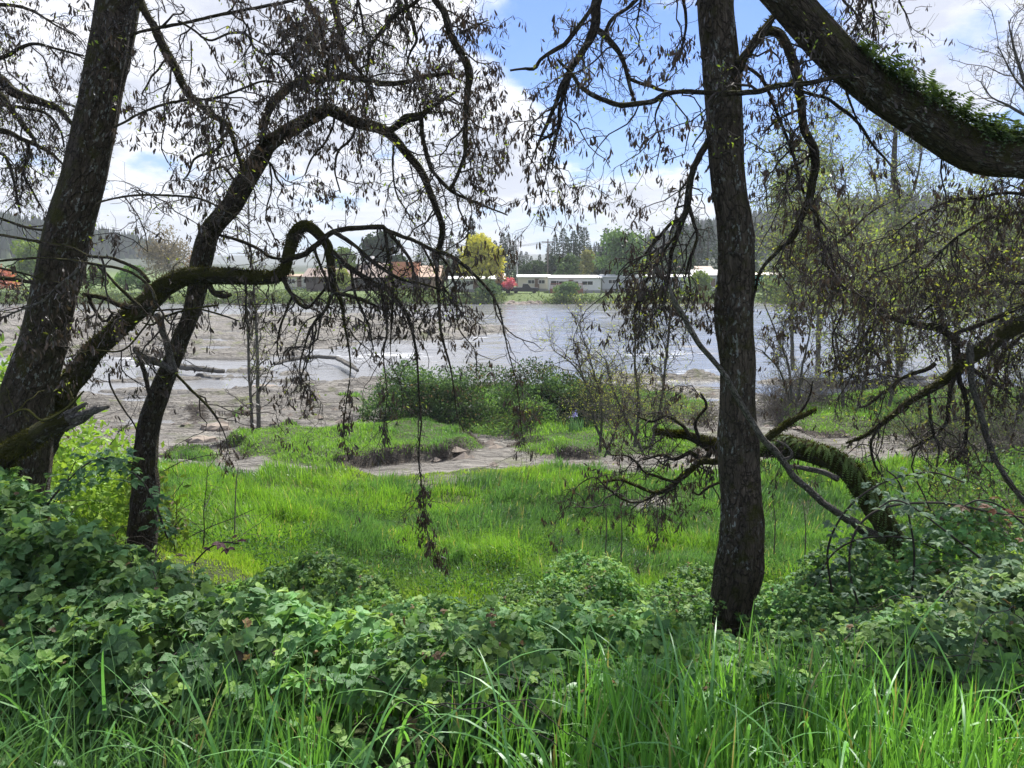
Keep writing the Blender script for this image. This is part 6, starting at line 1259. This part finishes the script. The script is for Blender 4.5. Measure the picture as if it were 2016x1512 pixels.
    put(round_proto('evergreen_tree', 'broad dark evergreen tree behind the brown building', 13, 12.5, 5000, 0.8, DK, 9, 0.12), 748, 165)
    put(round_proto('evergreen_tree', 'pale green rounded tree left of the broad dark evergreen', 8.5, 8.6, 2600, 0.6, ((0.06, 0.10, 0.03), (0.11, 0.16, 0.05)), 10, 0.15), 672, 150)
    put(round_proto('shrub', 'yellow green bush at the left end of the brown building', 4.0, 4.4, 1400, 0.35, ((0.15, 0.20, 0.03), (0.24, 0.28, 0.05)), 12, 0, cat='shrub'), 676, 136)
    put(round_proto('light_green_tree', 'tall loose light green tree right of the conifer grove', 10.5, 11.8, 3600, 0.6, ((0.06, 0.12, 0.045), (0.11, 0.18, 0.065)), 14, 0.15, loose=0.25), 1224, 141)
    put(round_proto('light_green_tree', 'yellowish half bare tree in front of the conifer grove', 4.5, 8.0, 900, 0.5, ((0.12, 0.13, 0.05), (0.17, 0.17, 0.06)), 15, 0.2, loose=0.2), 1158, 146)
    put(round_proto('light_green_tree', 'low rounded green tree at the left foot of the conifer grove', 6.5, 6.8, 2000, 0.5, ((0.05, 0.09, 0.03), (0.08, 0.13, 0.04)), 16, 0.1), 1115, 148)
    put(round_proto('bare_tree', 'brownish grey bare tree across the river, seen between the two left trunks', 13, 12, 5200, 0.35, ((0.13, 0.115, 0.09), (0.20, 0.17, 0.13)), 17, 0.12, loose=0.25), 330, 138)
    put(round_proto('bare_tree', 'reddish brown budding tree behind the slender trunk on the far bank', 7, 7.5, 1800, 0.35, ((0.20, 0.13, 0.09), (0.26, 0.18, 0.13)), 18, 0.15, loose=0.25), 392, 142)
    put(round_proto('shrub', 'large bright green bush on the far lawn, between the two left trunks', 6.5, 5.2, 2400, 0.45, ((0.09, 0.19, 0.04), (0.15, 0.26, 0.06)), 19, 0, cat='shrub'), 262, 131)
    put(round_proto('shrub', 'yellow green bush on the far lawn just right of the big left trunk', 5.0, 5.8, 1800, 0.45, ((0.12, 0.21, 0.04), (0.19, 0.28, 0.06)), 20, 0, cat='shrub'), 196, 134)
    put(round_proto('red_shrub', 'vivid orange red flowering shrub at the far left edge', 4.6, 4.6, 1500, 0.35, ((0.36, 0.10, 0.06), (0.50, 0.24, 0.17)), 21, 0, cat='shrub', loose=0.25), 12, 122 + 8)
    put(round_proto('shrub', 'green tree crown above the orange red shrub at the left edge', 8, 9.5, 2600, 0.5, ((0.09, 0.16, 0.03), (0.16, 0.22, 0.05)), 22, 0.15, cat='tree'), 60, 142)
    put(round_proto('shrub', 'pale green bush at the water edge below the long white home', 6.0, 3.0, 2600, 0.35, ((0.07, 0.13, 0.05), (0.12, 0.19, 0.08)), 23, 0, cat='shrub'), 1115, 125.5)
    put(round_proto('shrub', 'grey green bush at the water edge left of the bank stones', 6.5, 3.4, 2600, 0.35, ((0.05, 0.10, 0.04), (0.09, 0.145, 0.06)), 24, 0, cat='shrub'), 960, 125.5)
    put(round_proto('shrub', 'bright green bush hiding the foot of the grey gabled house', 6.0, 4.0, 2000, 0.4, ((0.10, 0.16, 0.04), (0.16, 0.22, 0.06)), 25, 0, cat='shrub'), 1375, 129)
    put(round_proto('shrub', 'bright green bush on the bank below the teal home', 7.0, 3.2, 2200, 0.4, ((0.08, 0.15, 0.04), (0.14, 0.21, 0.06)), 26, 0, cat='shrub'), 1520, 127)
    rp = [round_proto('evergreen_tree', 'rounded dark tree in the row close behind the white mobile homes', 6.5, 6.2, 1500, 0.6, ((0.02, 0.04, 0.018), (0.05, 0.08, 0.03)), 60 + k, 0.1, loose=0.2, group='dark round trees behind the homes') for k in range(2)]
    for k, (px, s) in enumerate([(968, 0.9), (1034, 0.75), (1052, 0.9), (1074, 0.8), (1098, 1.05), (1132, 0.95), (1176, 0.9), (1196, 0.8), (1245, 1.0), (1268, 0.9), (1296, 1.1), (1322, 1.2), (1346, 1.0), (920, 0.8), (895, 0.95), (870, 0.85)]):
        o = rp[k] if k < 2 else dup(rp[k % 2], (0, 0, 0)); put(o, px, RNG.uniform(152, 166), k * 1.1, s)
    # conifers: three kinds, copied
    g1 = 'conifers in the grove behind the white homes'
    prot = [conifer_proto(12.5, s, 'conifer', 'dark conifer in the grove behind the white mobile homes', 1.0, w, group=g1) for s, w in ((51, 0.2), (52, 0.24), (53, 0.17))]
    spots = [(1092, 168, 1.0), (1108, 172, 1.14), (1128, 170, 1.08), (1140, 176, 1.20), (1150, 172, 1.16), (1080, 182, 0.86), (1116, 186, 1.0), (1175, 172, 0.85), (1192, 166, 1.12), (1203, 176, 1.08), (1160, 190, 0.8), (1062, 176, 0.62), (1046, 172, 0.58), (1218, 190, 1.1)]
    for k, (px, Y, s) in enumerate(spots):
        s *= 0.88
        o = prot[k] if k < 3 else dup(prot[k % 3], (0, 0, 0)); put(o, px, Y, k * 1.3, s)
    g2 = 'conifers between the yellow tree and the grove'
    for k, (px, Y, s) in enumerate([(1000, 168, 0.88), (1012, 176, 0.78), (990, 180, 0.95), (1026, 170, 0.6), (1036, 182, 0.6), (975, 176, 0.8), (905, 178, 0.7), (890, 186, 0.85), (870, 182, 0.7), (850, 178, 0.62), (830, 182, 0.78)]):
        o = dup(prot[k % 3], (0, 0, 0), label='shorter dark conifer in the row running behind the yellow tree'); o['group'] = g2; put(o, px, Y, k * 0.9, s)
    g3 = 'conifers right of the light green tree'
    for k, (px, Y, s) in enumerate([(1265, 190, 1.0), (1290, 200, 1.15), (1315, 205, 1.25), (1335, 200, 1.2), (1358, 205, 1.3), (1385, 200, 1.35), (1405, 210, 1.4), (1430, 205, 1.3), (1470, 200, 1.2), (1500, 205, 1.15), (1530, 200, 1.1), (1570, 205, 1.15), (1620, 200, 1.2), (1680, 205, 1.15), (1740, 210, 1.2), (1800, 205, 1.3), (1870, 210, 1.3), (1940, 205, 1.25), (2010, 210, 1.3)]):
        o = dup(prot[(k + 1) % 3], (0, 0, 0), label='tall dark conifer at the foot of the right hand wooded hill'); o['group'] = g3; put(o, px + RNG.uniform(-16, 16), Y + RNG.uniform(-12, 25), k * 0.7, s * RNG.uniform(0.75, 1.15))
    # undergrowth along the bank and woods on the hills: masses nobody could count
    n = 42000; px = RNG.uniform(-400, 2500, n); Y = RNG.uniform(121.8, 127.5, n)
    x = (px - 1008) / F * Y; lump = sstep(0.30, 0.62, fbm(x * 0.16, Y * 0.3, 4, 3.0)); mow = sstep(960, 990, px) * sstep(1330, 1290, px) * sstep(124.0, 125.5, Y)
    stones = sstep(985, 1000, px) * sstep(1072, 1060, px) * (Y < 124.5); keep = (RNG.random(n) < lump + 0.15) & (RNG.random(n) > mow * 0.95) & (RNG.random(n) > stones)
    x, Y, lump = x[keep], Y[keep], lump[keep]; n = len(x)
    p = np.stack([x, Y, terrain(x, Y) + RNG.random(n) ** 1.4 * (0.35 + 2.3 * lump * fbm(x * 0.4, Y * 0.4, 2, 50.0))], 1)
    v, f, c = small_leaves(p, (1, 2), 0.45, (1, 1, 1), 0.01, 0.15); hue = np.repeat(sstep(0.35, 0.6, fbm(p[:, 0] * 0.2, p[:, 1] * 0.3, 3, 90.0)), 1)
    cc = greens(len(c) // 4, (0.045, 0.085, 0.028), (0.13, 0.17, 0.05), 0.25); MB().add(v, f, col=np.repeat(cc, 4, 0))
    props(mesh_obj('bank_undergrowth', v, f, M['far_leaf'], attrs={'col': np.repeat(cc, 4, 0)}), 'mixed green undergrowth along the far river bank', 'undergrowth', kind='stuff')
    K = 62; 
    mb = MB(); th = np.linspace(0, 6.283, 8, endpoint=False)
    for k in range(34):
        px = RNG.uniform(985, 1075); Y = RNG.uniform(121.6, 123.6); q = gz(px, 590, Y); s = RNG.uniform(0.25, 0.75)
        rings = [np.stack([q[0] + np.cos(th) * s * r_ * RNG.uniform(0.8, 1.2, 8), q[1] + np.sin(th) * s * 0.8 * r_ * RNG.uniform(0.8, 1.2, 8), np.full(8, q[2] + zz * s)], 1) for zz, r_ in ((-0.3, 1.0), (0.3, 0.95), (0.55, 0.5))]
        a = np.arange(8); b = (a + 1) % 8; mb.add(np.concatenate(rings), [np.concatenate([np.stack([a + 8 * i, b + 8 * i, b + 8 * i + 8, a + 8 * i + 8], 1) for i in range(2)])]); mb.f.setdefault(8, []).append(np.array([a + 16 + mb.n - 24]))
    props(mb.build('bank_riprap', M['stone']), 'tumbled brown stones at the water edge below the flowering tree', 'stones', kind='stuff')
    ws = MB(); n = 9000
    a = np.concatenate([RNG.normal(-0.55, 0.13, n // 2), RNG.normal(0.42, 0.19, n)]); r = RNG.uniform(300, 760, len(a))
    x = r * np.sin(a); y = r * np.cos(a); z = terrain(x, y); hgt = ridge(x, y); ok = hgt > 6; x, y, z = x[ok], y[ok], z[ok]; m = len(x); H_ = RNG.uniform(7, 17, m)
    sides = 6; an = np.linspace(0, 6.283, sides, endpoint=False)
    for lo, hi, rw in ((-0.05, 0.55, 0.20), (0.25, 0.8, 0.15), (0.55, 1.0, 0.09)):
        base = np.stack([x[:, None] + np.cos(an) * (H_ * rw)[:, None] * RNG.uniform(0.7, 1.3, (m, sides)), y[:, None] + np.sin(an) * (H_ * rw)[:, None] * RNG.uniform(0.7, 1.3, (m, sides)), np.broadcast_to((z + H_ * lo)[:, None], (m, sides)) + RNG.normal(size=(m, sides)) * 0.5], -1)
        tip = np.stack([x, y, z + H_ * hi], 1)[:, None]
        v = np.concatenate([base, tip], 1).reshape(-1, 3); o = np.arange(m)[:, None] * (sides + 1)
        c = greens(m, (0.016, 0.030, 0.016), (0.035, 0.055, 0.025), 0.25); dec = RNG.random(m) < 0.15; c[dec] = greens(int(dec.sum()), (0.05, 0.08, 0.03), (0.09, 0.11, 0.05))
        ws.add(v, [np.concatenate([o + [i, (i + 1) % sides, sides] for i in range(sides)])], col=np.repeat(c, sides + 1, 0))
    props(ws.build('hill_forest', M['far_leaf']), 'dark conifer woods covering the hills beyond the river', 'forest', kind='stuff')

# ------------------------------------------------------------------ sky, sun, air, camera
SUN_AZ, SUN_EL = math.radians(16), math.radians(52)
def sky():
    w = bpy.data.worlds.new('World'); scn.world = w; w.use_nodes = True
    nt = w.node_tree; nt.nodes.clear(); n = N(nt)
    out = nt.nodes.new('ShaderNodeOutputWorld')
    sk = n('ShaderNodeTexSky', sky_type='NISHITA'); sk.sun_disc = False; sk.sun_elevation = SUN_EL; sk.sun_rotation = SUN_AZ
    sk.air_density = 1.0; sk.dust_density = 0.15; sk.ozone_density = 2.5
    g = n('ShaderNodeTexCoord').outputs['Generated']
    sp = n('ShaderNodeSeparateXYZ', {0: g})
    den = n.math('ADD', n.math('MAXIMUM', sp.outputs[2], 0.0), 0.16)
    cp = n('ShaderNodeCombineXYZ', {0: n.math('DIVIDE', sp.outputs[0], den), 1: n.math('DIVIDE', sp.outputs[1], den), 2: 0.35}).outputs[0]
    n1 = n.noise(cp, 0.85, 10, 0.56, 0.35)
    n2 = n.noise(n('ShaderNodeMapping', {'Vector': g, 'Scale': (1, 1, 2.2)}).outputs[0], 7.5, 10, 0.6, 0.2)   # cumulus near the horizon
    low = n.ramp(sp.outputs[2], [(0.03, 0.0), (0.07, 1.0), (0.14, 0.9), (0.2, 0.0)])
    def spot(px, py, r0, r1, wgt):
        d = ray(px, py); d = d / np.linalg.norm(d)
        dt = n('ShaderNodeVectorMath', {0: g, 1: tuple(d)}, operation='DOT_PRODUCT').outputs['Value']
        m = n('ShaderNodeMapRange', {'Value': dt, 'From Min': math.cos(math.radians(r1)), 'From Max': math.cos(math.radians(r0)), 'To Min': 0.0, 'To Max': wgt}, interpolation_type='SMOOTHSTEP')
        return m.outputs[0]
    dens = n.mix(low, n1, n2)
    dens = n('ShaderNodeSeparateColor', {0: dens}).outputs[0]
    dens = n.math('ADD', dens, n.math('MULTIPLY', n.math('SUBTRACT', n.noise(cp, 2.4, 8, 0.6, 0.4), 0.5), 0.42))
    for a in ((1210, 200, 2, 8, -0.20), (1090, 20, 1, 8, -0.17), (1560, 190, 1, 9, -0.15), (1850, 225, 1, 8, -0.19), (1700, 330, 1, 6, -0.08), (1150, 480, 0.5, 4.5, -0.10), (1000, 470, 0.5, 4, -0.08),
              (640, 200, 4, 22, 0.11), (150, 150, 4, 20, 0.07), (1180, 400, 1, 5, 0.10), (1330, 440, 1, 6, 0.06), (1900, 20, 3, 9, 0.22), (1000, 280, 2, 8, 0.13), (400, 330, 1, 6, -0.10)):
        dens = n.math('ADD', dens, spot(*a))
    mask = n('ShaderNodeMapRange', {'Value': dens, 'From Min': 0.42, 'From Max': 0.58}, interpolation_type='SMOOTHSTEP').outputs[0]
    thick = n('ShaderNodeMapRange', {'Value': n.math('ADD', dens, n.math('MULTIPLY', n.math('SUBTRACT', n.noise(cp, 2.6, 9, 0.6), 0.5), 0.75)), 'From Min': 0.42, 'From Max': 0.76}, interpolation_type='SMOOTHSTEP').outputs[0]
    thick = n.math('ADD', thick, spot(1930, 20, 3, 10, 0.5), clamp=True)
    K = 9.6
    cl = n.mix(thick, (K * 1.0, K * 0.99, K * 1.0), (K * 0.50, K * 0.525, K * 0.61))
    sd = (math.sin(SUN_AZ) * math.cos(SUN_EL), math.cos(SUN_AZ) * math.cos(SUN_EL), math.sin(SUN_EL))
    ds = n('ShaderNodeVectorMath', {0: g, 1: sd}, operation='DOT_PRODUCT').outputs['Value']
    gl = n.math('ADD', 0.85, n.math('MULTIPLY', n.math('POWER', n.math('MAXIMUM', ds, 0.0), 8.0), 0.45))
    cl = n('ShaderNodeVectorMath', {0: cl, 3: gl}, operation='SCALE').outputs[0]
    col = n.mix(n.math('MULTIPLY', mask, 0.97), n.mix(1.0, sk.outputs[0], (0.36, 0.55, 0.90), 'MULTIPLY'), cl)
    bg = n('ShaderNodeBackground', {'Color': col, 'Strength': 0.09})
    n.link(bg.outputs[0], out.inputs[0])
    l = bpy.data.lights.new('sun', 'SUN'); l.energy = 4.8; l.angle = math.radians(1.5); l.color = (1.0, 0.95, 0.86)
    o = bpy.data.objects.new('sun', l); COL.objects.link(o)
    o.rotation_euler = Vector([-v for v in sd]).to_track_quat('-Z', 'Y').to_euler()
def haze(density):
    m, nt, out = new_mat('haze'); v = nt.nodes.new('ShaderNodeVolumePrincipled')
    v.inputs['Color'].default_value = (0.86, 0.92, 1.0, 1); v.inputs['Density'].default_value = density; v.inputs['Anisotropy'].default_value = 0.0
    nt.links.new(v.outputs[0], out.inputs['Volume'])
    o = MB().box(-3300, 3300, -3300, 3300, -2.2, 170).build('haze', m); props(o, kind='stuff'); o.display_type = 'WIRE'
def camera():
    c = bpy.data.cameras.new('camera'); c.sensor_width = 36; c.lens = F / 2016 * 36; c.clip_start = 0.05; c.clip_end = 9000
    o = bpy.data.objects.new('camera', c); COL.objects.link(o); o.location = tuple(EYE); o.rotation_euler = (math.pi / 2 - TH, 0, 0); scn.camera = o

for nm, cl in dict(white_paint=(0.72, 0.72, 0.70), cream_paint=(0.62, 0.58, 0.50), pale_grey_paint=(0.50, 0.52, 0.54), blue_grey_paint=(0.42, 0.47, 0.54), teal_paint=(0.16, 0.42, 0.40), grey_paint=(0.32, 0.32, 0.32),
                   brown_paint=(0.16, 0.10, 0.07), white_roof=(0.78, 0.78, 0.78), grey_roof=(0.26, 0.26, 0.27), cream_roof=(0.68, 0.62, 0.54), rust_roof=(0.24, 0.13, 0.09), brown_roof=(0.20, 0.145, 0.12), tan_roof=(0.38, 0.25, 0.17), tan_wall=(0.42, 0.28, 0.2),
                   dark_brown=(0.085, 0.06, 0.05), orange_wall=(0.52, 0.22, 0.12), deck_wood=(0.24, 0.10, 0.07), pole_wood=(0.16, 0.13, 0.11)).items():
    M[nm] = plain(nm, cl, 0.65, 0.12, 1.2)
M['dark_glass'] = plain('dark_glass', (0.03, 0.035, 0.04), 0.08, 0.1); M['dark_car'] = plain('dark_car_paint', (0.02, 0.022, 0.028), 0.25, 0.1); M['silver_car'] = plain('silver_car_paint', (0.45, 0.46, 0.48), 0.3, 0.05)
M['rubber'] = plain('rubber', (0.02, 0.02, 0.02), 0.8, 0.1); M['grey_metal'] = plain('grey_metal', (0.35, 0.36, 0.37), 0.45, 0.1); M['stone'] = plain('stone', (0.24, 0.20, 0.165), 0.9, 0.4, 4, 0.03)

import time, os
_t = time.time()
def stage(f, *a):
    global _t
    f(*a); print('stage', getattr(f, '__name__', f), round(time.time() - _t, 1)); _t = time.time()
SKIP = os.environ.get('SKIP', '').split(',')
stage(camera); stage(sky); stage(make_ground); stage(make_water)
for f in (near_trees, brambles, grasses, middle, far_bank):
    if f.__name__ not in SKIP: stage(f)
if 'haze' not in SKIP: stage(haze, 0.00045)

vs = scn.view_settings; vs.view_transform = 'Standard'; vs.look = 'None'; vs.gamma = 1; vs.exposure = 1.0; vs.use_curve_mapping = False
scn.cycles.max_bounces = 8; scn.cycles.transparent_max_bounces = 8; scn.cycles.volume_bounces = 0
